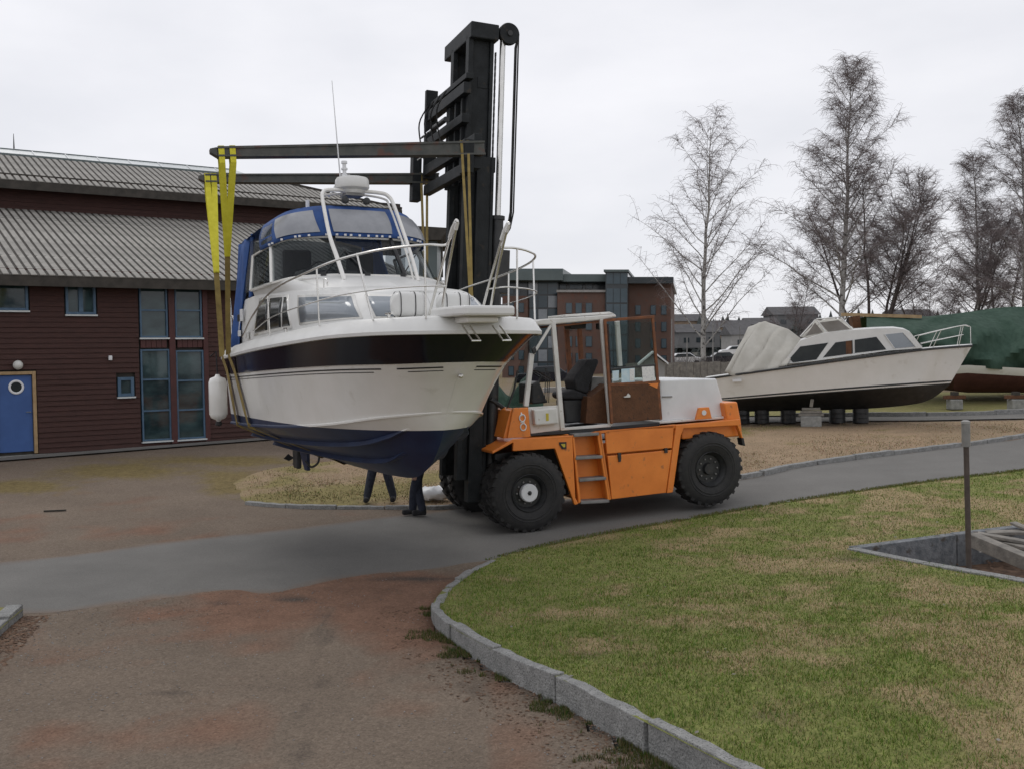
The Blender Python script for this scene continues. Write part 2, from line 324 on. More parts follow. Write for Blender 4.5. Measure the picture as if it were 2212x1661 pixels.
def ground_mat(name, base, red, grass, dark, pebble=.5, rough=.95, asphalt=False):
    m = bpy.data.materials.new(name); m.use_nodes = True; nt = m.node_tree; b = nt.nodes['Principled BSDF']; b.inputs['Roughness'].default_value = rough
    b.inputs['Specular IOR Level'].default_value = .25
    tc = N(nt, 'ShaderNodeTexCoord'); at_ = N(nt, 'ShaderNodeAttribute', attribute_name='zone'); sp = N(nt, 'ShaderNodeSeparateColor'); nt.links.new(at_.outputs['Color'], sp.inputs[0])
    def noise(sc, det=5, ro=.6):
        n = N(nt, 'ShaderNodeTexNoise'); n.inputs['Scale'].default_value = sc; n.inputs['Detail'].default_value = det; n.inputs['Roughness'].default_value = ro; nt.links.new(tc.outputs['Object'], n.inputs['Vector']); return n.outputs['Fac']
    def ramp(f, p0, c0, p1, c1):
        r = N(nt, 'ShaderNodeValToRGB'); e = r.color_ramp.elements; e[0].position = p0; e[0].color = (*c0, 1); e[1].position = p1; e[1].color = (*c1, 1); nt.links.new(f, r.inputs[0]); return r.outputs[0]
    def mix(f, a, c, bt='MIX'):
        x = N(nt, 'ShaderNodeMix', data_type='RGBA', blend_type=bt)
        for s, i in ((f, 0), (a, 6), (c, 7)):
            if isinstance(s, (float, int)): x.inputs[i].default_value = s
            elif isinstance(s, tuple): x.inputs[i].default_value = (*s, 1)
            else: nt.links.new(s, x.inputs[i])
        return x.outputs[2]
    def madd(s, n, k):   # zone value pushed around by noise, then sharpened
        a = N(nt, 'ShaderNodeMath', operation='MULTIPLY_ADD'); nt.links.new(n, a.inputs[0]); a.inputs[1].default_value = k; nt.links.new(s, a.inputs[2])
        r = N(nt, 'ShaderNodeMapRange'); nt.links.new(a.outputs[0], r.inputs[0]); r.inputs[1].default_value = .25+k/2; r.inputs[2].default_value = .75+k/2; return r.outputs[0]
    c = ramp(noise(.7), .35, base, .68, tuple(x*1.22 for x in base))
    c = mix(madd(sp.outputs[0], noise(1.3), .7), c, ramp(noise(2.2), .35, red, .7, tuple(x*1.3 for x in red)))
    c = mix(madd(sp.outputs[2], noise(1.6), .6), c, dark)
    c = mix(madd(sp.outputs[1], noise(2.6, 8, .75), 1.1), c, ramp(noise(7), .35, grass, .65, tuple(x*1.5 for x in grass)))
    c = mix(.75, c, ramp(noise(55 if not asphalt else 120, 3, .7), .3, (.62, .6, .6), .72, (1.35, 1.35, 1.33)), 'MULTIPLY')
    vo = N(nt, 'ShaderNodeTexVoronoi'); vo.inputs['Scale'].default_value = 38 if not asphalt else 90; nt.links.new(tc.outputs['Object'], vo.inputs['Vector'])
    c = mix(pebble, c, ramp(vo.outputs['Color'], .1, (.66, .62, .6), .95, (1.45, 1.42, 1.42)), 'MULTIPLY')
    nt.links.new(c, b.inputs['Base Color'])
    bp = N(nt, 'ShaderNodeBump'); bp.inputs['Strength'].default_value = .8 if not asphalt else .35; bp.inputs['Distance'].default_value = .03 if not asphalt else .01; nt.links.new(noise(18, 8, .75), bp.inputs['Height']); nt.links.new(bp.outputs[0], b.inputs['Normal'])
    MATS[name] = m; return m
ground_mat('dirt', (.158, .127, .098), (.172, .102, .070), (.135, .105, .045), (.075, .062, .052))
ground_mat('asphalt', (.145, .143, .135), (.15, .115, .09), (.11, .1, .07), (.085, .085, .083), .3, .9, True)
ground_mat('soil_green', (.19, .17, .07), (.27, .215, .115), (.15, .165, .05), (.08, .065, .045))
ground_mat('soil_dry', (.25, .19, .12), (.30, .22, .145), (.17, .145, .06), (.1, .075, .05))

def pxy(x, y):                                       # picture position of ground points, only to lay out the zones of soil
    x = np.asarray(x); y = np.maximum(np.asarray(y), .5); z = H(x, y)-CAM.z
    d = y*_F.y+z*_F.z; u = x*_R.x+y*_R.y+z*_R.z; v = x*_U.x+y*_U.y+z*_U.z
    return CX+F_PX*u/d, CY-F_PX*v/d
def blob(px, py, cx, cy, rx, ry): return np.exp(-(((px-cx)/rx)**2+((py-cy)/ry)**2))
def ground_zone(x, y):
    px, py = pxy(x, y); k = y > 2
    n1 = fbm(x, y, .6, 60)-.5; n2 = fbm(x, y, 2.0, 61)-.5
    red = 1.1*blob(px, py, 780, 1292, 330, 40)+.9*blob(px, py, 560, 1350, 260, 60)+.85*blob(px, py, 900, 1350, 110, 120)+.6*blob(px, py, 520, 1580, 380, 130)+.5*blob(px, py, 200, 1145, 330, 35)+.45*blob(px, py, 1100, 1580, 110, 120)+.5*blob(px, py, 130, 1620, 160, 60)+1.2*n1+.8*n2
    gr = 1.1*blob(px, py, 260, 1018, 150, 17)+1.1*blob(px, py, 50, 1052, 110, 15)+.7*blob(px, py, 430, 992, 200, 10)+1.0*blob(px, py, 500, 1045, 70, 30)+.5*blob(px, py, 560, 1000, 120, 14)+.6*n2
    track = np.exp(-((px-(690-.22*(py-1400)))/34)**2)*(py > 1300)+np.exp(-((px-(1010-.05*(py-1500)))/40)**2)*(py > 1380)*.8
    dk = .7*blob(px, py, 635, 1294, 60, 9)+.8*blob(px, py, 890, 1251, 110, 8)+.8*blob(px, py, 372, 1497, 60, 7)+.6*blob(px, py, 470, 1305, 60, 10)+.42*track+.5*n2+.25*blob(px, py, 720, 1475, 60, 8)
    red = red-.5*track
    far = (y > 36).astype(float)*.5
    return np.c_[red*k, np.clip(gr*k+far, 0, 1), dk*k, np.ones_like(x)]
def ground_z(x, y):
    ins = inpoly(x, y, lawn_poly) & (distpoly(x, y, lawn_poly, True) > .12)
    px, py = pxy(x, y); rut = -.05*blob(px, py, 400, 1508, 60, 16)+.02*(fbm(x, y, .8, 4)-.5)
    return H(x, y)+rut*(y < 30)-.9*ins
def axis(fine0, fine1, r, ends, n): 
    a = np.arange(fine0, fine1+r/2, r); l = fine0-np.geomspace(r, fine0-ends[0], n)[::-1]; h = fine1+np.geomspace(r, ends[1]-fine1, n); return np.concatenate([l, a, h])
X = axis(-16, 13, .2, (-900, 900), 34); Y = axis(3, 33, .2, (-60, 1500), 34)
gx, gy = np.meshgrid(X, Y); gz = ground_z(gx.ravel(), gy.ravel()); nx, ny = len(X), len(Y)
me = bpy.data.meshes.new('ground'); idx = np.arange(nx*ny).reshape(ny, nx)
q = np.stack([idx[:-1, :-1], idx[:-1, 1:], idx[1:, 1:], idx[1:, :-1]], -1).reshape(-1, 4)
me.from_pydata(np.c_[gx.ravel(), gy.ravel(), gz].tolist(), [], q.tolist()); me.materials.append(MATS['dirt']); me.shade_smooth()
a = me.color_attributes.new('zone', 'FLOAT_COLOR', 'POINT'); a.data.foreach_set('color', ground_zone(gx.ravel(), gy.ravel()).astype(np.float32).ravel())
go = bpy.data.objects.new('ground', me); C.objects.link(go); go['kind'] = 'structure'
# road
road_poly = road_up+kerb2[1:]+lawn_road[::-1][:-1]+road_lo[::-1][1:]
def road_zone(x, y):
    px, py = pxy(x, y); e = np.exp(-distpoly(x, y, road_lo)/.25)*.65+np.exp(-distpoly(x, y, road_up)/.3)*.7
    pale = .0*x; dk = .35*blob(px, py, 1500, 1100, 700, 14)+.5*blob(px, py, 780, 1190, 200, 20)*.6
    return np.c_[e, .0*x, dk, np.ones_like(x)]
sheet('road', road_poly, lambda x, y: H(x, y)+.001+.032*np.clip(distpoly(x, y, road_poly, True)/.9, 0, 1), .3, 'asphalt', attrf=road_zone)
# near lawn
def lawn_z(x, y): return H(x, y)+KH(x, y)+.05*(fbm(x, y, .7, 3)-.5)*np.clip(distpoly(x, y, lawn_poly, True)*1.2, 0, 1)
def dryness(x, y): return np.clip((fbm(x, y, 1.3, 21)-.5)*2.1+(fbm(x, y, 4.5, 27)-.5)*1.6+.36+np.clip((x-2)/9, 0, .25)-.4*np.exp(-distpoly(x, y, kerb1)/.9), 0, 1)
def lawn_zone(x, y):
    d = dryness(x, y); px, py = pxy(x, y)
    bare = .7*blob(px, py, 1290, 1470, 90, 22)+.6*blob(px, py, 1870, 1215, 110, 20)+.5*blob(px, py, 1600, 1620, 160, 30)
    return np.c_[d, 1-d, bare, np.ones_like(x)]
lawn_in = [p+Vector((0, 0)) for p in lawn_poly]
sheet('lawn', lawn_in, lawn_z, .25, 'soil_green', holes=[hole], attrf=lawn_zone)
# dry grass strip beyond the road, the path and the far lawn behind it
kerb3_px = [(528, 1089), (560, 1093), (620, 1097), (700, 1099), (850, 1100), (950, 1101)]
back = [(2500, 893), (2212, 906), (2000, 910), (1800, 912), (1500, 920), (1250, 935), (1000, 958), (800, 985), (660, 1000), (570, 1015), (505, 1042), (500, 1068)]
kerb3 = smooth2(gxy(kerb3_px)); verge = kerb3+kerb2[1:]+smooth2(gxy(back))
def verge_zone(x, y): 
    n = fbm(x, y, .5, 33); px, py = pxy(x, y); left = np.clip((1000-px)/300, 0, 1)
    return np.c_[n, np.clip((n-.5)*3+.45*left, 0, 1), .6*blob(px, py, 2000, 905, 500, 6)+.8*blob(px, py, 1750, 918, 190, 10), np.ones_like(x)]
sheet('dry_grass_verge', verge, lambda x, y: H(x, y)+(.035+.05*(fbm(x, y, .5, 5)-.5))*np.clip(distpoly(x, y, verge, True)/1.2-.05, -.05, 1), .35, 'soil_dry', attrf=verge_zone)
path_px = [(1480, 903), (1800, 903), (2212, 896), (2500, 884), (2500, 893), (2212, 906), (2000, 910), (1800, 912), (1480, 918)]
sheet('path', gxy(path_px), lambda x, y: H(x, y)+.042, .5, 'asphalt', attrf=lambda x, y: np.c_[x*0, x*0, x*0, x*0+1])
farl_px = [(1480, 902), (1800, 900), (2212, 894), (2500, 880), (2700, 850), (2212, 850), (1800, 850), (1480, 852)]
sheet('far_lawn', gxy(farl_px), lambda x, y: H(x, y)+.05, .8, 'soil_green', attrf=lambda x, y: np.c_[.35+.3*fbm(x, y, .3, 2), x*0+.5, x*0, x*0+1])
# ------------------------------------------------------------------ kerbs, stone by stone
def kerb(label, line, lens, side, zb, h, width=.115, sink=.2, material='granite', jit=.018, group=None):
    seg = [0]
    for a, b in zip(line[:-1], line[1:]): seg.append(seg[-1]+(b-a).length)
    def pt(s):
        s = min(max(s, 0), seg[-1]-1e-6); i = max(0, int(np.searchsorted(seg, s, side='right'))-1); i = min(i, len(line)-2)
        return line[i].lerp(line[i+1], (s-seg[i])/max(1e-6, seg[i+1]-seg[i])), (line[i+1]-line[i]).normalized()
    p0, _ = pt(0); root = thing('kerb', (p0.x, p0.y, Hs(p0.x, p0.y)), label, 'kerb', group)
    s = 0; k = 0
    while s < seg[-1]-.15:
        L = lens[k] if k < len(lens) else random.uniform(.85, 1.35)
        e = min(s+L, seg[-1]); n = max(2, int((e-s)/.16)+1); mb = MB(); rows = []; oz = random.uniform(-jit, jit); oo = random.uniform(-jit, jit)
        for i in range(n):
            ss = s+.012+(e-s-.024)*i/(n-1); p, t = pt(ss); nn = Vector((-t.y, t.x))*side; z = zb(p.x, p.y); hh = h(p.x, p.y)
            o_ = p+nn*(oo+random.uniform(-.006, .006)); i_ = p+nn*(width+oo+random.uniform(-.014, .014)); top = z+hh+oz+random.uniform(-.007, .007)
            rows.append([Vector((o_.x, o_.y, z-sink)), Vector((o_.x, o_.y, top)), Vector((i_.x, i_.y, top+.004)), Vector((i_.x, i_.y, z-sink)), Vector((o_.x, o_.y, z-sink))])
        mb.grid(rows, flip=side > 0); a = len(mb.v)
        mb.f += [(0, 1, 2, 3), tuple(range(a-5, a-1))[::-1]]; mb.mi += [0, 0]
        mb.build('kerb_stone', material, root, bevel=.009); s = e; k += 1
    return root
near_l = kerb1
kerb('granite kerb stones curving round the tip of the near green lawn', near_l, [.9, .7, .55, .5, .55, .55, .75, 1.25, 1.2, 1.45, 2.1], 1, Hs, lambda x, y: float(KH(x, y))+.012)
kerb('low weathered kerb stones along the dry verge right of the orange forklift', [p for p in kerb2 if p.x > 4.3], [], 1, Hs, lambda x, y: .1, .16, jit=.025, material='granite')
kerb('thin sunken kerb stones in front of the two standing people', kerb3+[p for p in kerb2 if p.x < -.6], [], 1, Hs, lambda x, y: .075, .13, jit=.015)
lk = smooth2([G(52, 1331).to_2d(), G(20, 1358).to_2d(), G(-20, 1398).to_2d(), G(-120, 1500).to_2d()])
kerb('short kerb end among brown leaves at the left edge', lk, [.6, .9, 1.1], -1, Hs, lambda x, y: .13, .2)
fk = smooth2([G(1700, 903).to_2d(), G(1880, 902).to_2d(), G(2000, 901).to_2d(), G(2212, 895.5).to_2d(), G(2500, 882).to_2d()])
kerb('long straight kerb behind the path below the green tarpaulin', fk, [2.2]*12, 1, Hs, lambda x, y: .17, .14)
left_lawn = [p for p in lk]+[Vector((-14, 8)), G(-200, 1440).to_2d(), G(0, 1327).to_2d()]
sheet('left_lawn', left_lawn, lambda x, y: H(x, y)+.1, .2, 'soil_green', attrf=lambda x, y: np.c_[x*0+.3, x*0+.5, x*0, x*0+1])
# ------------------------------------------------------------------ sunken granite pit in the lawn
def lz(p): return float(lawn_z(np.array([p.x]), np.array([p.y]))[0])
hc = sum(hole, Vector((0, 0)))/len(hole); pit = thing('pit', (hc.x, hc.y, lz(hc)-.5), 'sunken granite-walled pit cut into the near lawn beside the leaning post', 'pit')
for i, (a, b) in enumerate(zip(hole, hole[1:]+hole[:1])):
    d = (b-a); L = d.length; k = max(1, round(L/1.5)); t = d.normalized(); nn = Vector((-t.y, t.x)); 
    if nn.dot(hc-(a+b)/2) > 0: nn = -nn
    for j in range(k):
        p = a.lerp(b, j/k)+t*.01; q_ = a.lerp(b, (j+1)/k)-t*.01; z = (lz(p)+lz(q_))/2+.02+random.uniform(0, .008); inn = -nn*.06; oo = nn*.12
        mb = MB(); B4 = [p+inn, q_+inn, q_+oo, p+oo]
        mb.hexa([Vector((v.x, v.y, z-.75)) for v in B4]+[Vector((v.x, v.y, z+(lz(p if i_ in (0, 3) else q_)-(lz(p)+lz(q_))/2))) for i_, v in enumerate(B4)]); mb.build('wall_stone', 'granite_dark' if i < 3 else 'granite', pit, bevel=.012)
mb = MB(); mb.prism([Vector((p.x, p.y, lz(hc)-.52)) for p in hole], (0, 0, -.05)); mb.build('pit_floor', 'leaf_brown', pit)
mb = MB()
for _ in range(500):
    a, b, c = random.random(), random.random(), random.random(); i = random.randrange(len(hole)); p = hc.lerp(hole[i].lerp(hole[(i+1) % len(hole)], a), math.sqrt(b)*.95); s = random.uniform(.015, .05)
    z = lz(hc)-.5+random.uniform(0, .05); A = random.uniform(0, 6.28); u = Vector((math.cos(A), math.sin(A), random.uniform(-.3, .3)))*s; v_ = Vector((-math.sin(A), math.cos(A), random.uniform(-.3, .3)))*s*.7; c_ = Vector((p.x, p.y, z))
    mb.add([c_-u, c_-v_, c_+u, c_+v_], [(0, 1, 2, 3)])
o = mb.build('leaf_litter', 'leaf_brown', pit); o['kind'] = 'stuff'
def plank(p0, p1, wd, th, label, i):
    mb = MB(); mb.beam(p0, p1, wd, th); b = (Vector(p0)+Vector(p1))/2
    solo(mb, 'plank', 'old_plank', Vector((b.x, b.y, b.z-th/2)), label, 'plank', 'loose planks over the pit', bevel=.01)
yb = G(2100, 1175).y-.2
plank(at(2098, 1163, yb), at(2290, 1243, yb-1.5), .2, .2, 'thick squared timber slanting down into the pit right of the post', 0)
plank(at(2112, 1152, yb+.35), at(2330, 1190, yb-.2), .22, .05, 'flat grey plank resting just behind the squared timber', 1)
plank(at(2130, 1150, yb+.75), at(2300, 1147, yb+.5), .26, .05, 'farthest grey plank lying level over the pit', 2)
plank(at(2165, 1170, yb+.2), at(2300, 1205, yb-.6), .16, .05, 'short weathered plank between the timber and the flat planks', 3)
plank(at(2188, 1128, yb+.9), at(2260, 1160, yb+.3), .14, .04, 'small tilted board sticking up at the top of the plank pile', 4)
# post
pb = G(2093, 1226, .1); pt_ = at(2086, 914, pb.y); post = thing('post', pb, 'thin leaning brown pipe post with a grey sleeve on top beside the pit', 'post')
mid = pb.lerp(pt_, .84); dn = (pb-pt_).normalized()
MB().tube([pb+dn*.5, mid], .036, 14).build('pipe', 'old_pipe', post, smooth=True)
MB().tube([mid, pt_], .056, 14).build('sleeve', 'grey_metal', post, smooth=True)
MB().lathe(pt_, -dn, [(0, .06), (.03, .06), (.045, .03)], 14).build('cap', 'wall_pale', post, smooth=True)
# ================================================================== FORKLIFT
VO = Vector((.33, 18.3, Hs(.33, 18.3)+.02)); 
VA = Vector((.934, .358, .055)).normalized(); VL = Vector((-.358, .934, 0)).normalized(); VU = VA.cross(VL).normalized()
if VU.z < 0: VU = -VU
VW = 3.1                                              # width over the tyres
def V(a, l, z): return VO+VA*a+VL*l+VU*z
def vp(px, py, l): p = on_plane(px, py, VO+VL*l, VL)-VO; return p.dot(VA), p.dot(VU)
fl = thing('forklift', V(1.9, VW/2, 0), 'big orange forklift truck with a tall black mast carrying the lifted cruiser', 'forklift')
def zA(x, y): return 914+.3412*x, 651.5+.3412*y       # from one enlarged crop to picture units
def vpoly(name, pts, l0, l1, m, crop=True, mirror=False, bevel=.012, parent=None, label=None):
    az = [vp(*(zA(*p) if crop else p), l0) for p in pts]; out = []
    for k in range(2 if mirror else 1):
        a, b = (l0, l1) if k == 0 else (VW-l0, VW-l1)
        o = MB().prism([V(u, a, v) for u, v in az], VL*(b-a)).build(name, m, parent or fl, bevel=bevel, label=label); out.append(o)
    return out[0]
def vbox(name, a0, a1, l0, l1, z0, z1, m, bevel=.01, parent=None, mb=None):
    b = (mb or MB()); b.hexa([V(a0, l0, z0), V(a1, l0, z0), V(a1, l1, z0), V(a0, l1, z0), V(a0, l0, z1), V(a1, l0, z1), V(a1, l1, z1), V(a0, l1, z1)])
    return b if mb is not None else b.build(name, m, parent or fl, bevel=bevel)
# --- body
vpoly('side_fender', [(570, 885), (945, 848), (965, 1240), (985, 1278), (960, 1285), (835, 928), (570, 945)], .12, .2, 'orange_paint', mirror=True)
vpoly('front_fender', [(440, 945), (570, 868), (940, 845), (940, 862), (572, 890), (440, 962)], .12, 2.98, 'orange_paint')
vpoly('side_panel', [(1152, 818), (1590, 778), (1578, 925), (1165, 962)], .12, .17, 'orange_paint', mirror=True, label='upper orange side panel')
vpoly('side_panel', [(1168, 975), (1577, 936), (1538, 1208), (1195, 1249)], .12, .17, 'orange_paint', mirror=True, label='lower orange hatch panel')
vpoly('rear_frame', [(1597, 779), (2008, 742), (2022, 850), (2030, 862), (2018, 862), (1990, 782), (1650, 800), (1632, 850), (1582, 1205), (1545, 1211), (1600, 800)], .1, .2, 'orange_paint', mirror=True)
vpoly('deck_edge', [(945, 846), (1600, 775), (1600, 800), (1150, 818), (1125, 822), (1190, 1252), (1170, 1254), (1100, 824), (945, 864)], .12, .18, 'orange_paint', mirror=True)
vpoly('ladder_recess', [(945, 850), (1125, 835), (1188, 1252), (990, 1275)], .38, .42, 'orange_paint')
mbx = MB()
for l in (.16, VW-.42): pass
vpoly('ladder_side', [(1110, 824), (1128, 822), (1192, 1250), (1176, 1253)], .12, .4, 'orange_paint')
vpoly('ladder_side', [(945, 850), (958, 848), (1000, 1268), (985, 1276)], .12, .4, 'orange_paint')
for a, b, c, d in ((955, 825, 1115, 815), (968, 970, 1138, 960), (990, 1110, 1160, 1096), (1000, 1250, 1180, 1240)):
    vpoly('step', [(a, b+10), (c, d+10), (c, d+30), (a, b+30)], .1, .36, 'grey_metal')
for x, y in ((1245, 955), (1540, 925)): 
    vpoly('latch', [(x-9, y), (x+9, y), (x+9, y+30), (x-9, y+30)], .085, .125, 'black_paint', bevel=0)
vpoly('latch', [(1237, 985), (1255, 985), (1252, 1012), (1240, 1012)], .09, .12, 'black_paint', bevel=0)
vpoly('emblem', [(862, 888), (908, 886), (908, 930), (880, 932), (862, 900)], .105, .12, 'black_paint', bevel=0)
vpoly('emblem_mark', [(872, 900), (900, 898), (900, 918), (890, 920)], .095, .106, 'yellow_sign', bevel=0)
# the hidden middle of the machine
vbox('chassis', -.35, 4.75, .95, 2.15, .45, 1.45, 'black_paint')
a0, zt = vp(*zA(1000, 850), .2); a1, _ = vp(*zA(1560, 800), .2)
vbox('engine_body', a0+.1, a1-.05, .42, VW-.2, .35, zt-.2, 'orange_paint')
vbox('front_axle', -.18, .18, .5, VW-.5, .55, .95, 'black_paint'); vbox('rear_axle', 3.72, 4.05, .5, VW-.5, .55, .9, 'black_paint')
vpoly('engine_hood', [(1500, 497), (1700, 490), (1858, 487), (1925, 722), (1800, 736), (1505, 757)], .42, 2.6, 'hood_white', bevel=.03)
vpoly('hood_rail', [(1495, 757), (1925, 722), (1930, 738), (1495, 772)], .36, 2.7, 'dirty_white')
vpoly('hood_handle', [(1515, 598), (1578, 596), (1578, 604), (1515, 606)], .40, .425, 'grey_metal', bevel=0)
vpoly('counterweight', [(1905, 640), (1990, 632), (2012, 742), (2024, 850), (1880, 860), (1640, 870), (1640, 790), (1925, 745)], .25, VW-.25, 'orange_paint', bevel=.03)
vpoly('lifting_lug', [(1748, 670), (1812, 666), (1830, 738), (1728, 746)], .13, .2, 'orange_paint', mirror=True)
az = vp(*zA(1779, 702), .12); MB().lathe(V(az[0], .115, az[1]), VL, [(0, .05), (.03, .05)], 14).build('lug_hole', 'hood_white', fl)
vpoly('tail_lamp', [(2014, 862), (2030, 858), (2042, 912), (2022, 905)], .14, .3, 'black_paint')
vpoly('upright_plate', [(572, 672), (666, 668), (682, 855), (535, 862)], .14, .2, 'orange_paint', label='orange upright plate with white warning symbols')
vpoly('upright_side', [(552, 690), (574, 671), (540, 862), (508, 862)], .2, .9, 'orange_paint')
# white marks on the plate: a ring, a bar and a second ring
def vring(px, py, r, l, m, par):
    a, z = vp(*zA(px, py), l); mb = MB()
    P = [V(a+math.cos(t)*r, l, z+math.sin(t)*r*1.15) for t in np.linspace(0, 2*math.pi, 15)]; mb.tube(P, .012, 5, cap=False); return mb.build('symbol', m, par)
vring(628, 735, .055, .13, 'paper_white', fl); vring(634, 792, .055, .13, 'paper_white', fl)
vpoly('symbol', [(618, 758), (642, 756), (642, 764), (618, 766)], .13, .14, 'paper_white', bevel=0)
vpoly('symbol', [(618, 700), (626, 700), (628, 722), (620, 722)], .13, .14, 'paper_white', bevel=0)
# --- cab
CB0, CB1 = .3, 1.75
vpoly('cab_wall', [(662, 668), (868, 655), (888, 808), (682, 835)], CB0, CB0+.05, 'dirty_white')
vpoly('tool_box', [(700, 682), (850, 668), (862, 772), (712, 783)], CB0-.16, CB0, 'dirty_white', bevel=.03)
vpoly('tool_box_label', [(778, 706), (795, 705), (796, 752), (779, 753)], CB0-.166, CB0-.16, 'yellow_sign', bevel=0)
vpoly('cab_floor', [(670, 832), (1500, 762), (1500, 785), (940, 835), (670, 850)], CB0, CB1, 'black_paint')
vpoly('cab_sill', [(870, 798), (1188, 772), (1192, 792), (872, 815)], CB0-.02, CB0+.06, 'dirty_white')
def vbar(name, p, q, l, r, m, l2=None, crop=True):
    A = vp(*(zA(*p) if crop else p), l); l2 = l if l2 is None else l2; B = vp(*(zA(*q) if crop else q), l2)
    d = MB(); d.beam(V(A[0], l, A[1]), V(B[0], l2, B[1]), r, r*.8, VL); return d.build(name, m, fl, bevel=.008)
vbar('cab_pillar', (687, 330), (650, 662), CB0, .09, 'dirty_white'); vbar('cab_pillar', (822, 130), (880, 800), CB0, .085, 'dirty_white')
vbar('cab_pillar', (1128, 112), (1184, 782), CB0, .075, 'dirty_white'); vbar('cab_pillar', (822, 130), (700, 330), CB0, .05, 'dirty_white')
# far side of the cab, the same frame seen through it
for p, q, m in (((905, 150), (938, 552), 'rust_orange'), ((988, 165), (1004, 420), 'rust_orange'), ((1228, 125), (1246, 410), 'dirty_white')):
    vbar('far_pillar', p, q, CB1, .09, m)
vbar('far_sill', (760, 560), (1180, 545), CB1, .1, 'dirty_white')
vpoly('cab_roof', [(700, 128), (765, 112), (1220, 82), (1226, 100), (1120, 118), (780, 150), (700, 150)], CB0-.03, CB1+.05, 'dirty_white', bevel=.02)
vpoly('roof_lining', [(830, 152), (1112, 124), (1112, 134), (830, 164)], CB0+.05, CB1-.05, 'rust_orange', bevel=0)
vpoly('roof_hatch', [(900, 84), (1180, 66), (1215, 80), (900, 100)], CB0+.3, CB1-.3, 'dirty_white')
vpoly('cab_fan', [(930, 150), (1035, 142), (1030, 172), (938, 178)], .8, 1.1, 'black_paint')
vpoly('work_lamp', [(1105, 140), (1125, 138), (1127, 182), (1108, 178)], .5, .6, 'black_paint')
gl = vpoly('windscreen', [(690, 170), (810, 160), (700, 335), (655, 655), (520, 660)], CB0+.2, CB0+.21, 'clear_glass', bevel=0)
vpoly('rear_window', [(1190, 150), (1440, 130), (1490, 500), (1210, 520)], CB1, CB1+.01, 'clear_glass', bevel=0)
# open door folded back along the side
D0 = CB0-.1
vpoly('door_panel', [(1186, 522), (1494, 505), (1512, 742), (1196, 768)], D0, D0+.04, 'rust', label='rusty lower door panel')
dg = vpoly('door_glass', [(1162, 135), (1448, 112), (1472, 400), (1182, 428)], D0+.015, D0+.025, 'clear_glass', bevel=0)
vpoly('door_glass', [(1186, 432), (1472, 404), (1482, 505), (1196, 520)], D0+.015, D0+.025, 'clear_glass', bevel=0)
for p, q in (((1142, 122), (1462, 97)), ((1150, 126), (1194, 770)), ((1452, 100), (1504, 745)), ((1182, 526), (1498, 508))): vbar('door_frame', p, q, D0+.02, .055, 'rust_orange')
vbar('door_rail', (1184, 430), (1472, 402), D0+.02, .04, 'black_paint')
vbar('door_edge', (1168, 145), (1196, 640), D0+.05, .035, 'red_post')
for pts, m in (([(1198, 440), (1240, 436), (1238, 500), (1200, 505)], 'paper_blue'), ([(1255, 428), (1340, 422), (1340, 512), (1256, 518)], 'paper_blue'), ([(1308, 428), (1338, 426), (1338, 500), (1310, 503)], 'paper_white'), ([(1385, 415), (1462, 410), (1468, 500), (1392, 508)], 'paper_white')):
    vpoly('door_notice', pts, D0-.002 if m == 'paper_white' else D0+.005, D0+.008, m, bevel=0)
vpoly('door_handle', [(1270, 602), (1290, 596), (1300, 580), (1312, 592), (1312, 604), (1280, 606)], D0-.03, D0, 'dirty_white', bevel=0)
vpoly('door_corner_patch', [(1425, 520), (1490, 515), (1482, 550), (1440, 530)], D0-.004, D0, 'orange_paint', bevel=0)
# seat, wheel, levers
SL0, SL1 = .75, 1.25
st = vpoly('seat_back', [(1050, 368), (1105, 362), (1116, 382), (1060, 520), (1045, 585), (968, 560), (955, 500), (975, 460)], SL0, SL1, 'black_fabric', bevel=.05)
vpoly('seat', [(878, 575), (960, 555), (1050, 590), (1040, 618), (900, 618), (876, 605)], SL0, SL1, 'black_fabric', bevel=.04)
vpoly('seat_base', [(890, 622), (1030, 618), (1020, 760), (905, 772)], SL0+.05, SL1-.05, 'black_paint', bevel=.03)
vpoly('cab_bulkhead', [(1120, 560), (1170, 520), (1190, 770), (1030, 770), (1040, 600), (1065, 600)], CB0+.25, CB1-.1, 'rust', bevel=.01)
vpoly('radiator', [(1070, 480), (1150, 478), (1160, 600), (1060, 600)], .9, 1.5, 'grey_metal')
vpoly('dashboard', [(690, 520), (735, 500), (790, 640), (690, 650)], .7, 1.4, 'black_paint', bevel=.03)
a, z = vp(*zA(752, 470), 1.0); c = V(a, 1.0, z); ax = (VA*.55+VU*.83).normalized(); mb = MB(); xx = ax.cross(VL).normalized(); yy = ax.cross(xx)
mb.tube([c+(xx*math.cos(t)+yy*math.sin(t))*.22 for t in np.linspace(0, 2*math.pi, 22)], .016, 6, cap=False); mb.tube([c-xx*.22, c+xx*.22], .012, 6); mb.tube([c, c-ax*.6], .03, 8); mb.build('steering_wheel', 'black_paint', fl)
for k, x in enumerate((770, 790, 808)):
    a, z = vp(*zA(x, 640), .6); b, y = vp(*zA(x+6, 430+20*k), .6); mb = MB(); mb.tube([V(a, .6+.05*k, z), V(b, .6+.05*k, y)], .008, 6); mb.box(V(b, .6+.05*k, y), .035, .035, .05); mb.build('lever', 'black_paint', fl)
vpoly('mirror', [(690, 300), (712, 282), (722, 320), (700, 336)], CB0-.1, CB0-.06, 'black_paint')
a, z = vp(*zA(545, 705), .5); b, y = vp(*zA(575, 560), .5); MB().tube([V(a, .5, z), V(a-.05, .5, z+.05), V(b, .5, y), V(b+.1, .5, y+.35)], .02, 6).build('wiper_arm', 'black_paint', fl)
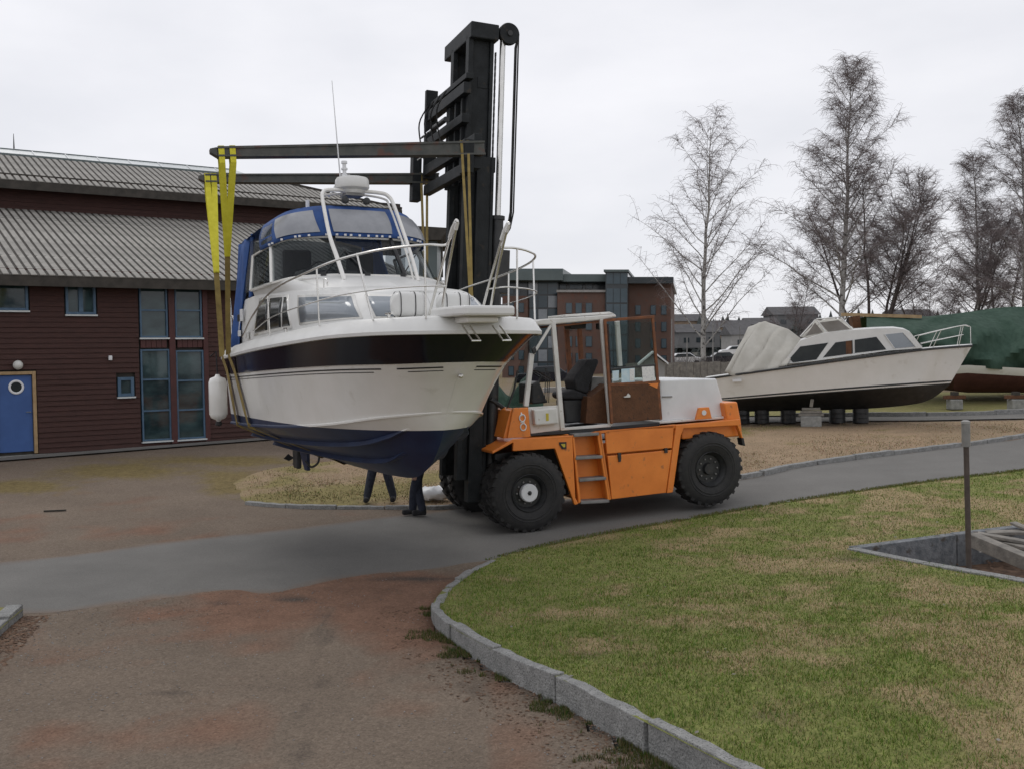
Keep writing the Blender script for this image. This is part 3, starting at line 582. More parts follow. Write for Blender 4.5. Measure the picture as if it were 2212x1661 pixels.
# --- wheels
def wheel(a, l0, sgn, rim, hub=None, treads=True, front=True, R=.73, wd=.40):
    c = V(a, l0, R); ax = VL*sgn
    mb = MB(); mb.lathe(c, ax, [(.05, .33), (.035, .36), (.0, .44), (.0, .55), (.03, .655), (.075, .70), (wd-.075, .70), (wd-.03, .655), (wd, .55), (wd, .44), (wd-.035, .36), (wd-.05, .33)], 48, caps=(False, False))
    n = 26
    for k in range(n):
        for side in (0, 1):
            t = 2*math.pi*(k+.5*side)/n; rad = VA*math.cos(t)+VU*math.sin(t); tan = VU*math.cos(t)-VA*math.sin(t)
            w0, w1 = (.035, wd*.54) if side == 0 else (wd*.46, wd-.035); tw = tan*.06*(1 if side else -1)
            p = lambda w_, r_, s_, k_: c+ax*w_+rad*r_+tan*s_+tw*k_
            mb.hexa([p(w0, .66, -.045, 1), p(w1, .69, -.035, 0), p(w1, .69, .035, 0), p(w0, .66, .045, 1), p(w0+.012, .718, -.035, 1), p(w1, R, -.03, 0), p(w1, R, .03, 0), p(w0+.012, .718, .035, 1)])
    for r in (.47, .52): mb.lathe(c-ax*.004, ax, [(0, r-.012), (-.006, r), (0, r+.012)], 40, caps=(False, False))
    ty = mb.build('tyre', 'black_rubber', fl, smooth=True, angle=30)
    mb = MB(); mb.lathe(c, ax, [(.02, .335), (.03, .345), (.06, .33), (.10, .29), (.16, .27), (.16, .12), (.10, .1), (.10, .02)], 32, caps=(False, True))
    rimo = mb.build('rim', rim, ty, smooth=True, angle=30)
    for k in range(10):
        t = 2*math.pi*k/10; q = c+ax*.15+(VA*math.cos(t)+VU*math.sin(t))*.2; MB().lathe(q, ax, [(-.02, .016), (.01, .016)], 6).build('wheel_nut', 'grey_metal', ty)
    if hub: 
        MB().lathe(c+ax*.02, ax, [(.0, .03), (.0, .15), (.02, .165), (.1, .165)], 32).build('hub', hub, ty, smooth=True, angle=30)
        MB().lathe(c-ax*.012, ax, [(.0, .02), (.03, .045)], 6).build('hub_nut', 'black_paint', ty)
    return ty
wheel(0, 0, 1, 'black_paint', 'hood_white'); wheel(0, .56, 1, 'black_paint')
wheel(0, VW+.22, -1, 'black_paint', 'hood_white'); wheel(0, VW-.34, -1, 'black_paint')
wheel(3.84, .05, 1, 'black_paint', wd=.44); wheel(3.84, VW-.05, -1, 'black_paint', wd=.44)
vpoly('mudguard', [(455, 962), (560, 946), (650, 940), (650, 985), (600, 990), (560, 1005), (520, 1030), (455, 1000)], .5, 1.0, 'black_paint')
# --- mast
ln, lf = .8, 1.8
b0 = vp(1016, 1095, ln); b1 = vp(1046, 62, ln); ML = math.hypot(b1[0]-b0[0], b1[1]-b0[1]); mw = (VA*(b1[0]-b0[0])+VU*(b1[1]-b0[1])).normalized(); mu = VL.cross(mw).normalized()
if mu.dot(VA) < 0: mu = -mu
MO = V(b0[0], 0, b0[1])
def Mt(u, l, w_): return MO+mu*u+VL*l+mw*w_
def mbox(name, u0, u1, l0, l1, w0, w1, m, par=None, bevel=.008):
    return MB().hexa([Mt(u0, l0, w0), Mt(u1, l0, w0), Mt(u1, l1, w0), Mt(u0, l1, w0), Mt(u0, l0, w1), Mt(u1, l0, w1), Mt(u1, l1, w1), Mt(u0, l1, w1)]).build(name, m, par or fl, bevel=bevel)
def mp_(px, py, l):                                   # picture point on the plane l -> mast coordinates (u, w)
    p = on_plane(px, py, VO+VL*l, VL)-MO; return p.dot(mu), p.dot(mw)
for l in (ln, lf):
    s = 1 if l == ln else -1
    _, wo = mp_(1040, 300, ln)
    # outer column, a channel that opens inwards
    mbox('outer_mast', -.05, .22, l-.08, l-.03, .1 if l == ln else .8, wo-.35, 'mast_paint')
    mbox('mast_flange', -.09, -.04, l-.1, l+.12, .1 if l == ln else .8, wo-.35, 'mast_paint'); mbox('mast_flange', .18, .24, l-.1, l+.12, .1 if l == ln else .8, wo-.35, 'mast_paint')
    # inner column slides out above it
    mbox('inner_mast', -.20, .12, l+.04*s-.03, l+.04*s+.03, .5, ML-.15, 'mast_paint')
    mbox('mast_flange', -.30, -.21, l+.04*s-.09, l+.04*s+.09, .5, ML-.15, 'mast_paint'); mbox('mast_flange', .12, .19, l+.04*s-.08, l+.04*s+.08, .5, ML-.15, 'mast_paint')
    # lift chain, chrome rod and cylinder barrel behind the column
    uc, wc0 = mp_(1072, 470, l if l == ln else ln); uc, wc1 = mp_(1077, 95, ln)
    uc = .37
    mb = MB(); mb.tube([Mt(uc, l, wc0), Mt(uc, l, ML-.1)], .055, 14); mb.build('cylinder_rod', 'steel', fl, smooth=True)
    mb = MB(); mb.tube([Mt(uc, l, .3), Mt(uc, l, wc0)], .11, 14); mb.tube([Mt(uc, l, wc0-.05), Mt(uc, l, wc0+.02)], .135, 14); mb.build('cylinder_barrel', 'black_paint', fl, smooth=True)
    mb = MB()
    k = 0; wv = .6
    while wv < ML-.4: mb.box(Mt(.235, l, wv), .025, .045 if k % 2 else .03, .07, mu, VL, mw); wv += .062; k += 1
    o = mb.build('lift_chain', 'black_paint', fl); o['kind'] = 'stuff'
mbox('crosshead', -.30, .24, ln-.16, 2.3, ML-.24, ML+.05, 'mast_paint', bevel=.02)
for wv in (1.6, 3.9, wo-.6): mbox('mast_crossbar', .2, .3, ln, lf, wv, wv+.28, 'mast_paint')
mbox('mast_crossbar', -.1, .1, ln, lf, ML-1.1, ML-.9, 'mast_paint')
# pulley and hoses
c = Mt(.46, ln-.12, ML-.06)
MB().lathe(c, VL, [(0, .06), (0, .19), (.02, .2), (.03, .17), (.09, .17), (.1, .2), (.12, .19), (.12, .06)], 28).build('hose_pulley', 'mast_paint', fl, smooth=True, angle=30)
MB().lathe(c-VL*.03, VL, [(0, .05), (.18, .05)], 12).build('pulley_axle', 'black_paint', fl)
mbox('pulley_bracket', .2, .48, ln-.02, ln+.02, ML-.16, ML+.04, 'mast_paint')
_, wh = mp_(1098, 495, ln); _, wh2 = mp_(1085, 600, ln)
for k, (du, dl) in enumerate(((0, 0), (-.055, .02), (-.02, .05))):
    R_ = .185; P = [c+VL*(.03+dl)+mu*(R_*math.cos(t))+mw*(R_*math.sin(t)) for t in np.linspace(2.6, 0, 9)]
    P += [Mt(.645+du*(1 if k else 0), ln-.09+dl, wv) for wv in np.linspace(ML-.3, wh+.3, 6)]+[Mt(.60+du, ln-.06, wh), Mt(.5+du, ln, wh-.2), Mt(.47, ln, wh2)]
    MB().tube(P, .016, 6).build('hydraulic_hose', 'black_rubber', fl, smooth=True)
mbox('hose_guard', .38, .6, ln-.1, ln+.15, wh2-.3, wh2+.5, 'black_paint')
mbox('valve_block', .38, .56, ln-.02, ln+.3, wh2-1.0, wh2-.5, 'black_paint')
# tilt cylinders, between mast and body
for l in (ln-.1, lf+.1):
    p = Mt(.3, l, 2.0); q = V(.9, l, 1.45); m_ = p.lerp(q, .45); mb = MB(); mb.tube([m_, q], .08, 10); mb.tube([p, m_], .04, 10); mb.build('tilt_cylinder', 'black_paint', fl, smooth=True)
# --- carriage and forks
FN, FF = -.2, 3.1
_, wt = mp_(925, 197, 2.95); u1, wb = mp_(930, 378, 2.95); 
for l in (2.88, ln-.62+.0): 
    if l > 1: mbox('carriage_plate', mp_(919, 290, 2.88)[0], mp_(944, 290, 2.88)[0], l, l+.12, wb-.1, wt, 'mast_paint')
_, wf = mp_(1000, 318, FN)
for wv, h_, uu in ((wf+.05, .2, -.5), (wf+.62, .16, -.48), (wf+1.15, .2, -.46), (wf-.35, .2, -.5), (wf+1.42, .1, -.42)):
    mbox('carriage_bar', uu+.02, uu+.16, ln-.25 if wv > wf+.5 else FN-.05, 2.88, wv, wv+h_, 'mast_paint')
for l in (ln+.12, 1.3, 1.8, lf-.12): mbox('carriage_upright', -.36, -.26, l-.04, l+.04, wf-.4, wf+1.4, 'mast_paint')
for l0, l1, w0, w1 in ((1.0, 2.7, wf+.75, wf+1.02), (1.2, 2.85, wf+.35, wf+.5)):
    MB().tube([Mt(-.62, l0, w0), Mt(-.62, (l0+l1)/2, w0), ], .05, 10).build('side_shift_cylinder', 'black_paint', fl, smooth=True)
    MB().tube([Mt(-.62, (l0+l1)/2, w0), Mt(-.62, l1, w0)], .025, 8).build('side_shift_rod', 'chrome_rod', fl, smooth=True)
for k in range(4):
    l0 = 1.1+.4*k; P = [Mt(-.6, l0, wf+1.3), Mt(-.72, l0+.15, wf+1.0), Mt(-.66, l0+.3, wf+.7), Mt(-.6, l0+.2, wf+.3)]
    MB().tube([Vector(catmull([tuple(p) for p in P], s)) for s in np.linspace(0, 3, 12)], .016, 6).build('hydraulic_hose', 'black_rubber', fl, smooth=True)
FORK = {}
for l, tip, root, th in ((FN, (452, 321), (1042, 308), (.155, .235)), (FF, (428, 379), (945, 377), (.15, .2))):
    t_, r_ = vp(*tip, l), vp(*root, l); A = V(t_[0], l, t_[1]); B = V(r_[0], l, r_[1]); up = VU
    h0, h1 = th; w_ = .1; mb = MB(); S = [(0, .35*h0), (.12, h0)]
    d = (B-A); tipn = A+d*.025
    mb.hexa([tipn-VL*w_-up*h0, B-VL*w_-up*h1, B+VL*w_-up*h1, tipn+VL*w_-up*h0, tipn-VL*w_, B-VL*w_, B+VL*w_, tipn+VL*w_])
    mb.hexa([A-VL*w_*.7-up*h0*.55, tipn-VL*w_-up*h0, tipn+VL*w_-up*h0, A+VL*w_*.7-up*h0*.55, A-VL*w_*.7-up*h0*.1, tipn-VL*w_, tipn+VL*w_, A+VL*w_*.7-up*h0*.1])
    fk_ = mb.build('fork', 'fork_steel', fl, bevel=.012)
    mb = MB()                                          # flanges of the sleeve, top and bottom edge
    for s_ in (-1, 1):
        mb.hexa([tipn+VL*(s_*w_)-up*.03, B+VL*(s_*w_)-up*.03, B+VL*(s_*(w_+.025))-up*.03, tipn+VL*(s_*(w_+.025))-up*.03, tipn+VL*(s_*w_)+up*.004, B+VL*(s_*w_)+up*.004, B+VL*(s_*(w_+.025))+up*.004, tipn+VL*(s_*(w_+.025))+up*.004])
        mb.hexa([tipn+VL*(s_*w_)-up*h0, B+VL*(s_*w_)-up*h1, B+VL*(s_*(w_+.025))-up*h1, tipn+VL*(s_*(w_+.025))-up*h0, tipn+VL*(s_*w_)-up*(h0-.03), B+VL*(s_*w_)-up*(h1-.03), B+VL*(s_*(w_+.025))-up*(h1-.03), tipn+VL*(s_*(w_+.025))-up*(h0-.03)])
    mb.build('fork_flange', 'fork_steel', fk_)
    FORK[l] = (A, B)
    mbox('fork_shank', -.68, -.5, l-.12, l+.12, wf-.45, wf+.6 if l > 1 else wf+.12, 'mast_paint', par=fl)

# ================================================================== BOAT
S0 = at(1030, 715, 12.3); TH = math.radians(28); bt = Vector((-math.sin(TH), math.cos(TH), 0)); bs = Vector((-math.cos(TH), -math.sin(TH), 0))
SX, SY = -.41, 12.3
def B_(t, s, z): return Vector((SX+bt.x*t+bs.x*s, SY+bt.y*t+bs.y*s, z))
def bp_s(px, py, s):                                   # picture point on the plane s = const -> (t, z)
    p = on_plane(px, py, B_(0, s, 0), bs); d = p-B_(0, s, 0); return d.dot(bt), p.z
bc = B_(4.2, 0, 1.54); boat = thing('motor_cruiser', bc, 'white cabin cruiser with navy hull band and blue canopy hanging in slings', 'boat')
gun = [(0, 0, 3.57), (.03, .42, 3.57), (.14, .78, 3.57), (.38, 1.05, 3.57), (.75, 1.24, 3.565), (1.35, 1.38, 3.555), (2.2, 1.45, 3.53), (3.5, 1.48, 3.49), (5, 1.47, 3.44), (6.4, 1.43, 3.38), (7.6, 1.37, 3.33)]
ban = [(.42, 0, 3.19), (.45, .22, 3.19), (.56, .52, 3.185), (.78, .78, 3.18), (1.12, 1.0, 3.18), (1.65, 1.18, 3.175), (2.4, 1.31, 3.16), (3.6, 1.39, 3.13), (5, 1.41, 3.09), (6.4, 1.38, 3.05), (7.6, 1.33, 3.02)]
chi = [(.93, 0, 2.53), (.95, .1, 2.53), (1.03, .32, 2.52), (1.2, .55, 2.50), (1.55, .79, 2.46), (2.1, 1.0, 2.39), (2.9, 1.15, 2.32), (4, 1.24, 2.25), (5.2, 1.28, 2.2), (6.4, 1.27, 2.16), (7.6, 1.25, 2.14)]
kee = [(.93, 0, 2.52), (.98, 0, 2.43), (1.07, 0, 2.26), (1.22, 0, 2.06), (1.5, 0, 1.82), (2.0, 0, 1.61), (2.9, 0, 1.55), (4.1, 0, 1.54), (5.3, 0, 1.55), (6.5, 0, 1.56), (7.6, 0, 1.58)]
NS = 61
def hull_rows(sd):
    rows = []; mis = []
    for v in np.linspace(0, 1, 7):
        r = []
        for i in range(NS):
            q_ = 10*i/(NS-1); k_, c_ = catmull(kee, q_), catmull(chi, q_); f = v
            t = k_[0]*(1-f)+c_[0]*f; s = k_[1]*(1-f)+c_[1]*f; z = k_[2]*(1-f)+c_[2]*f+.10*math.sin(math.pi*f)*min(1, q_/6)*(-.25)
            r.append(B_(t, sd*max(s, 0), z))
        rows.append(r)
    # a small flat chine lip, then flared topsides
    def row(A, Bc, f, flare, out=0):
        r = []
        for i in range(NS):
            q_ = 10*i/(NS-1); a, b = catmull(A, q_), catmull(Bc, q_); fl_ = flare*math.sin(math.pi*f)*max(0, 1-q_/8)
            t = a[0]*(1-f)+b[0]*f+fl_*.5*(1 if q_ < 3 else .3); s = a[1]*(1-f)+b[1]*f-fl_; r.append(B_(t, sd*max(s+out*min(1, q_/1.5), 0), a[2]*(1-f)+b[2]*f))
        return r
    rows.append(row(chi, ban, 0, 0, .035)); rows.append(row(chi, ban, .03, 0, .03))
    for f in (.05, .15, .3, .45, .6, .75, .9, .985): rows.append(row(chi, ban, f, .05, .0))
    rows.append(row(ban, gun, 0, 0, .018)); nb = len(rows)-1
    for f in (.25, .5, .75, 1): rows.append(row(ban, gun, f, .03, .018*(1-f)))
    return rows, nb
# hull paint: white with dark bottom below the waterline
def hull_mat():
    m = MATS['gelcoat'].copy(); m.name = 'hull_two_tone'; nt = m.node_tree; b = nt.nodes['Principled BSDF']
    geo = N(nt, 'ShaderNodeTexCoord'); sx = N(nt, 'ShaderNodeSeparateXYZ'); nt.links.new(geo.outputs['Object'], sx.inputs[0])
    mt = N(nt, 'ShaderNodeMath', operation='LESS_THAN'); nt.links.new(sx.outputs['Z'], mt.inputs[0]); mt.inputs[1].default_value = 2.315-1.54
    src = b.inputs['Base Color'].links[0].from_socket; mm = N(nt, 'ShaderNodeMix', data_type='RGBA'); nt.links.new(mt.outputs[0], mm.inputs['Factor']); nt.links.new(src, mm.inputs[6])
    nz = N(nt, 'ShaderNodeTexNoise'); nz.inputs['Scale'].default_value = 3; nt.links.new(geo.outputs['Object'], nz.inputs['Vector']); rr = N(nt, 'ShaderNodeValToRGB')
    rr.color_ramp.elements[0].position = .35; rr.color_ramp.elements[0].color = (.005, .014, .052, 1); rr.color_ramp.elements[1].position = .65; rr.color_ramp.elements[1].color = (.009, .024, .074, 1)
    nt.links.new(nz.outputs['Fac'], rr.inputs[0]); nt.links.new(rr.outputs[0], mm.inputs[7]); nt.links.new(mm.outputs[2], b.inputs['Base Color'])
    mr = N(nt, 'ShaderNodeMapRange'); mr.inputs['To Min'].default_value = .2; mr.inputs['To Max'].default_value = .5; nt.links.new(mt.outputs[0], mr.inputs[0]); nt.links.new(mr.outputs[0], b.inputs['Roughness'])
    for l in list(b.inputs['Coat Weight'].links): nt.links.remove(l)
    b.inputs['Coat Weight'].default_value = .15
    MATS['hull'] = m
hull_mat()
mb = MB(); trans = []
for sd in (1, -1):
    rows, nb = hull_rows(sd); mb.grid(rows, flip=sd < 0, mis=[0 if i < nb else 1 for i in range(len(rows)-1)]); trans.append([r[-1] for r in rows])
mb.f.append(tuple(range(len(mb.v), len(mb.v)+2*len(trans[0])))); mb.mi.append(0); mb.v += [tuple(p) for p in trans[0]]+[tuple(p) for p in trans[1][::-1]]
hull = mb.build('hull', ['hull', 'navy'], boat, smooth=True, angle=24)
# lift strakes and spray rail
for sd in (1, -1):
    for fr, q0, q1 in ((.36, 4.2, 10), (.68, 3.1, 10)):
        mb = MB(); rows = [[], [], [], []]
        for q_ in np.linspace(q0, q1, 40):
            k_, c_ = catmull(kee, q_), catmull(chi, q_); g = min(1, (q_-q0)/.8)
            def pt(f): return (k_[0]*(1-f)+c_[0]*f, sd*(k_[1]*(1-f)+c_[1]*f), k_[2]*(1-f)+c_[2]*f-.025*math.sin(math.pi*f)*min(1, q_/6))
            a = pt(fr-.035); b = pt(fr+.03); rows[0].append(B_(*a)); rows[1].append(B_(b[0], b[1]+sd*.02*g, b[2]-.065*g)); rows[2].append(B_(b[0], b[1]+sd*.035*g, b[2]-.055*g)); rows[3].append(B_(b[0], b[1], b[2]+.005))
        mb.grid(rows, flip=sd < 0).build('strake', 'hull', hull, smooth=False)
    # pin stripes below the band
    for off, wd_, segs in ((.05, .018, ((1.1, 2.9), (3.5, 10))), (.095, .010, ((1.1, 2.5), (3.8, 10)))):
        for q0, q1 in segs:
            rows = [[], []]
            for q_ in np.linspace(q0, q1, 30):
                b_ = catmull(ban, q_); c_ = catmull(chi, q_)
                for j, oo in enumerate((off+wd_, off)):
                    f = 1-oo/(b_[2]-c_[2]); fl_ = .05*math.sin(math.pi*f)*max(0, 1-q_/8)
                    t = c_[0]*(1-f)+b_[0]*f+fl_*.5*(1 if q_ < 3 else .3); s = c_[1]*(1-f)+b_[1]*f-fl_+.005
                    rows[j].append(B_(t-.003, sd*s, c_[2]*(1-f)+b_[2]*f))
            MB().grid(rows, flip=sd < 0).build('pin_stripe', 'black_paint', hull)
# deck moulding and deck
deckrows = {}
for sd in (1, -1):
    prof = [(-.0, -.045), (.045, -.04), (.05, .0), (.03, .03), (-.05, .15), (-.08, .165)]
    rows = []
    for ds, dz in prof:
        r = []
        for i in range(NS):
            q_ = 10*i/(NS-1); g = catmull(gun, q_); gn = catmull(gun, min(10, q_+.05)); tx, ty = gn[0]-g[0]+1e-6, gn[1]-g[1]; L_ = math.hypot(tx, ty); nx_, ny_ = -ty/L_, tx/L_
            if q_ < .01: nx_, ny_ = -1, 0
            if q_ >= 9.95: nx_, ny_ = 0, 1
            r.append(B_(g[0]+nx_*ds*1.0, sd*max(0, g[1]+ny_*ds), g[2]+dz))
        rows.append(r)
    deckrows[sd] = rows[-1]
    MB().grid(rows, flip=sd < 0).build('gunwale', 'deck_white', boat, smooth=True, angle=40)
mb = MB(); rows = []
for f in np.linspace(0, 1, 9): rows.append([deckrows[1][i].lerp(deckrows[-1][i], f)+Vector((0, 0, .04*math.sin(math.pi*f))) for i in range(NS)])
mb.grid(rows).build('deck', 'deck_white', boat, smooth=True)
# cabin trunk
cb = [(1.2, 0, 3.70), (1.25, .45, 3.70), (1.4, .94, 3.70), (2.1, 1.15, 3.68), (3.22, 1.27, 3.64), (4.5, 1.33, 3.58), (5.95, 1.34, 3.52), (7.2, 1.24, 3.46)]
ct = [(1.55, 0, 4.12), (1.6, .42, 4.13), (1.85, .77, 4.15), (2.45, 1.0, 4.19), (3.42, 1.17, 4.25), (4.5, 1.26, 4.31), (5.95, 1.28, 4.30), (7.2, 1.18, 4.24)]
def cab(q_, v, sd=1, off=0):
    b_, t_ = catmull(cb, q_), catmull(ct, q_); bn = catmull(cb, min(7, q_+.05)); tx, ty = bn[0]-b_[0]+1e-6, bn[1]-b_[1]; L_ = math.hypot(tx, ty)
    bul = .03*math.sin(math.pi*v); ox, oy = -ty/L_, tx/L_
    return B_(b_[0]*(1-v)+t_[0]*v+ox*(off+bul), sd*(b_[1]*(1-v)+t_[1]*v+oy*(off+bul)), b_[2]*(1-v)+t_[2]*v)
for sd in (1, -1): MB().grid([[cab(q_, v, sd) for q_ in np.linspace(0, 7, 43)] for v in np.linspace(0, 1, 6)], flip=sd < 0).build('cabin_side', 'deck_white', boat, smooth=True)
MB().grid([[catmull(ct, q_) and (lambda c_: B_(c_[0]+.0, f*c_[1], c_[2]+(.025+.06*min(1, q_/3)+ (.12 if q_ > 2.5 else .0)*min(1, (q_-2.5)/1.5)*0)*(1-f*f)**.5+.0))(catmull(ct, q_)) for q_ in np.linspace(0, 7, 43)] for f in np.linspace(-1, 1, 15)]).build('cabin_roof', 'deck_white', boat, smooth=True)
# roof hump up to the foot of the windscreen
wb = [(3.48, 0, 4.50), (3.54, .62, 4.50), (3.8, 1.12, 4.47), (4.28, 1.34, 4.42), (5.6, 1.34, 4.40)]
wl = [(2.5, 0, 4.26), (2.75, .6, 4.25), (3.1, 1.02, 4.24), (4.1, 1.25, 4.28), (5.6, 1.28, 4.30)]
for sd in (1, -1): MB().grid([[B_(*(lambda a, b: (a[0]*(1-v)+b[0]*v, sd*(a[1]*(1-v)+b[1]*v), a[2]*(1-v)+b[2]*v+.03*math.sin(math.pi*v)))(catmull(wl, q_), catmull(wb, q_))) for q_ in np.linspace(0, 4, 25)] for v in (0, .3, .6, .85, 1)], flip=sd < 0).build('coachroof', 'deck_white', boat, smooth=True)
# side windows with frames
def patch(name, q0, q1, v0, v1, m, sd, off, slant=(0, 0), n=8):
    rows = []
    for j in range(3):
        f = j/2; v = v0*(1-f)+v1*f; a = q0+slant[0]*f; b = q1+slant[1]*f; rows.append([cab(a+(b-a)*i/(n-1), v, sd, off) for i in range(n)])
    return MB().grid(rows, flip=sd < 0).build(name, m, boat, smooth=True, solid=.008)
for sd in (1, -1):
    patch('window_frame', .78, 1.72, .17, .9, 'gelcoat', sd, .008, (.02, .22)); patch('side_window', .86, 1.66, .22, .84, 'tint_window', sd, .02, (.02, .2))
    patch('window_frame', 1.98, 3.9, .17, .9, 'gelcoat', sd, .008, (.25, .12)); patch('side_window', 2.06, 3.84, .22, .84, 'tint_window', sd, .02, (.25, .1))
    for a, b, s_ in ((4.22, 4.48, (.2, .02)), (4.55, 5.0, (.04, .06)), (5.08, 5.55, (.06, -.1))): patch('side_window', a, b, .2, .86, 'dark_window', sd, .014, s_)
    patch('window_frame', 4.16, 5.62, .14, .92, 'gelcoat', sd, .004, (.2, -.1))
# windscreen
wt_ = [(3.96, 0, 5.12), (4.0, .56, 5.12), (4.22, 1.03, 5.10), (4.72, 1.22, 5.04), (5.8, 1.24, 4.98)]
def ws(q_, v, sd): a, b = catmull(wb, q_), catmull(wt_, q_); return B_(a[0]*(1-v)+b[0]*v, sd*(a[1]*(1-v)+b[1]*v), a[2]*(1-v)+b[2]*v)
for q0, q1 in ((-.78, .78), (.86, 2.95), (-2.95, -.86), (3.08, 4), (-4, -3.08)):
    rows = [[ws(abs(q_), v, 1 if q_ >= 0 else -1) for q_ in np.linspace(q0, q1, 14)] for v in (.03, .35, .7, .97)]
    MB().grid(rows).build('windscreen_pane', 'screen_glass', boat, smooth=True)
for v, r in ((0, .022), (1, .022)):
    for sd in (1, -1): MB().tube([ws(q_, v, sd) for q_ in np.linspace(0, 4, 30)], r, 6).build('windscreen_frame', 'gelcoat', boat, smooth=True)
for q_, m, r in ((.82, 'black_paint', .035), (3.0, 'gelcoat', .04), (4, 'gelcoat', .03)):
    for sd in (1, -1): MB().tube([ws(q_, v, sd) for v in (0, 1)], r, 6).build('windscreen_pillar', m, boat, smooth=True)
for s_, tz in ((.75, .3), (.1, -.2), (-.45, .35)):                                        # wipers
    q_ = abs(s_)/.6; p = ws(q_, .03, 1 if s_ >= 0 else -1)+B_(-.03, 0, 0)-B_(0, 0, 0); e = ws(min(2, abs(s_-tz)/.6), .5, 1 if s_-tz >= 0 else -1)+B_(-.03, 0, 0)-B_(0, 0, 0)
    mb = MB(); mb.tube([p, e], .01, 5); mb.box(p, .08, .06, .05); mb.tube([e+(e-p)*.35, e-(e-p)*.35], .012, 4); mb.build('wiper', 'black_paint', boat)
# cockpit inside, seats and helm
mb = MB(); mb.hexa([B_(4.3, -1.0, 3.7), B_(4.3, 1.0, 3.7), B_(7.2, 1.0, 3.7), B_(7.2, -1.0, 3.7), B_(4.3, -1.0, 3.74), B_(4.3, 1.0, 3.74), B_(7.2, 1.0, 3.74), B_(7.2, -1.0, 3.74)]).build('cockpit_floor', 'dark_wood', boat)
for s_ in (.55, -.55):
    mb = MB(); c = B_(5.4, s_, 4.35); mb.box(c, .5, .5, .12, bs, bt); mb.box(c+bt*.25+Vector((0, 0, .38)), .48, .12, .7, bs, bt); mb.build('seat', 'black_fabric', boat, bevel=.04)
mb = MB(); mb.box(B_(4.25, .5, 4.42), .9, .45, .4, bs, bt); mb.build('helm_console', 'black_paint', boat, bevel=.04)
MB().tube([B_(4.55, .5, 4.62)+(bs*math.cos(t)+Vector((0, 0, 1))*math.sin(t))*.17 for t in np.linspace(0, 6.283, 16)], .014, 5, cap=False).build('steering_wheel', 'black_paint', boat)
# canopy
cr = [(4.25, 0, 5.64), (4.3, .55, 5.63), (4.5, .98, 5.56), (5.0, 1.15, 5.46), (6.1, 1.15, 5.38), (7.0, 1.12, 5.30)]
wt2 = [(3.9, 0, 5.13), (3.94, .57, 5.13), (4.16, 1.07, 5.09), (4.70, 1.27, 5.02), (5.9, 1.27, 4.97), (7.0, 1.25, 4.92)]
def cf(q_, v, sd, off=0): a, b = catmull(wt2, q_), catmull(cr, q_); o = .06*math.sin(math.pi*v)+off; n_ = math.hypot(a[1], .9); return B_(a[0]*(1-v)+b[0]*v-o*.9/n_, sd*(a[1]*(1-v)+b[1]*v+o*a[1]/n_), a[2]*(1-v)+b[2]*v)
for sd in (1, -1): MB().grid([[cf(q_, v, sd) for q_ in np.linspace(0, 3.4, 24)] for v in np.linspace(0, 1, 7)], flip=sd < 0).build('canopy_front', 'blue_canvas', boat, smooth=True, solid=.01)
rows = []
for q_ in np.linspace(0, 1, 22):
    t = 4.25+2.75*q_; e = [c for c in spl(cr, 60) if c[0] <= t+.02]; hw = max(c[1] for c in e) if e else .02
    r = [];
    for f in np.linspace(-1, 1, 17): 
        s_ = f*max(hw, .02); ze = catmull(cr, min(5, 5*q_+.0))[2]; edge = [c for c in spl(cr, 60)]; zz = min(edge, key=lambda c: abs(c[0]-t))[2]
        r.append(B_(t, s_, zz+.16*min(1, q_*6)*(1-f*f)+.012*math.sin(t*9)*(1-f*f)))
    rows.append(r)
MB().grid(rows).build('canopy_top', 'blue_canvas', boat, smooth=True)
# clear panels of the canopy front
for q0, q1, sd in ((1.12, 2.5, 1), (1.12, 2.5, -1)):
    MB().grid([[cf(q0+(q1-q0)*i/9+.12*v, v, sd, .03) for i in range(10)] for v in (.12, .3, .4, .5, .65, .75, .86)], flip=sd < 0).build('canopy_window', 'vinyl', boat, smooth=True)
MB().grid([[cf(abs(q_), v, 1 if q_ > 0 else -1, .035) for q_ in np.linspace(-.78, .78, 12)] for v in (.12, .26, .4, .52, .65, .76, .88)]).build('canopy_window', 'vinyl', boat, smooth=True)
for sd in (1, -1): MB().grid([[cf(2.75+(3.3-2.75)*i/5, v, sd, .012) for i in range(6)] for v in (.15, .5, .8)], flip=sd < 0).build('canopy_window', 'canvas_window', boat, smooth=True)
mb = MB()
for sd in (1, -1):
    for q_ in (.12, .35, .5, .72, 1.0, 1.45, 1.7, 1.82, 2.3, 2.75, 2.9): p = cf(q_, .03, sd, .025); mb.box(p, .035, .02, .03)
o = mb.build('canopy_fastener', 'hood_white', boat); o['kind'] = 'stuff'
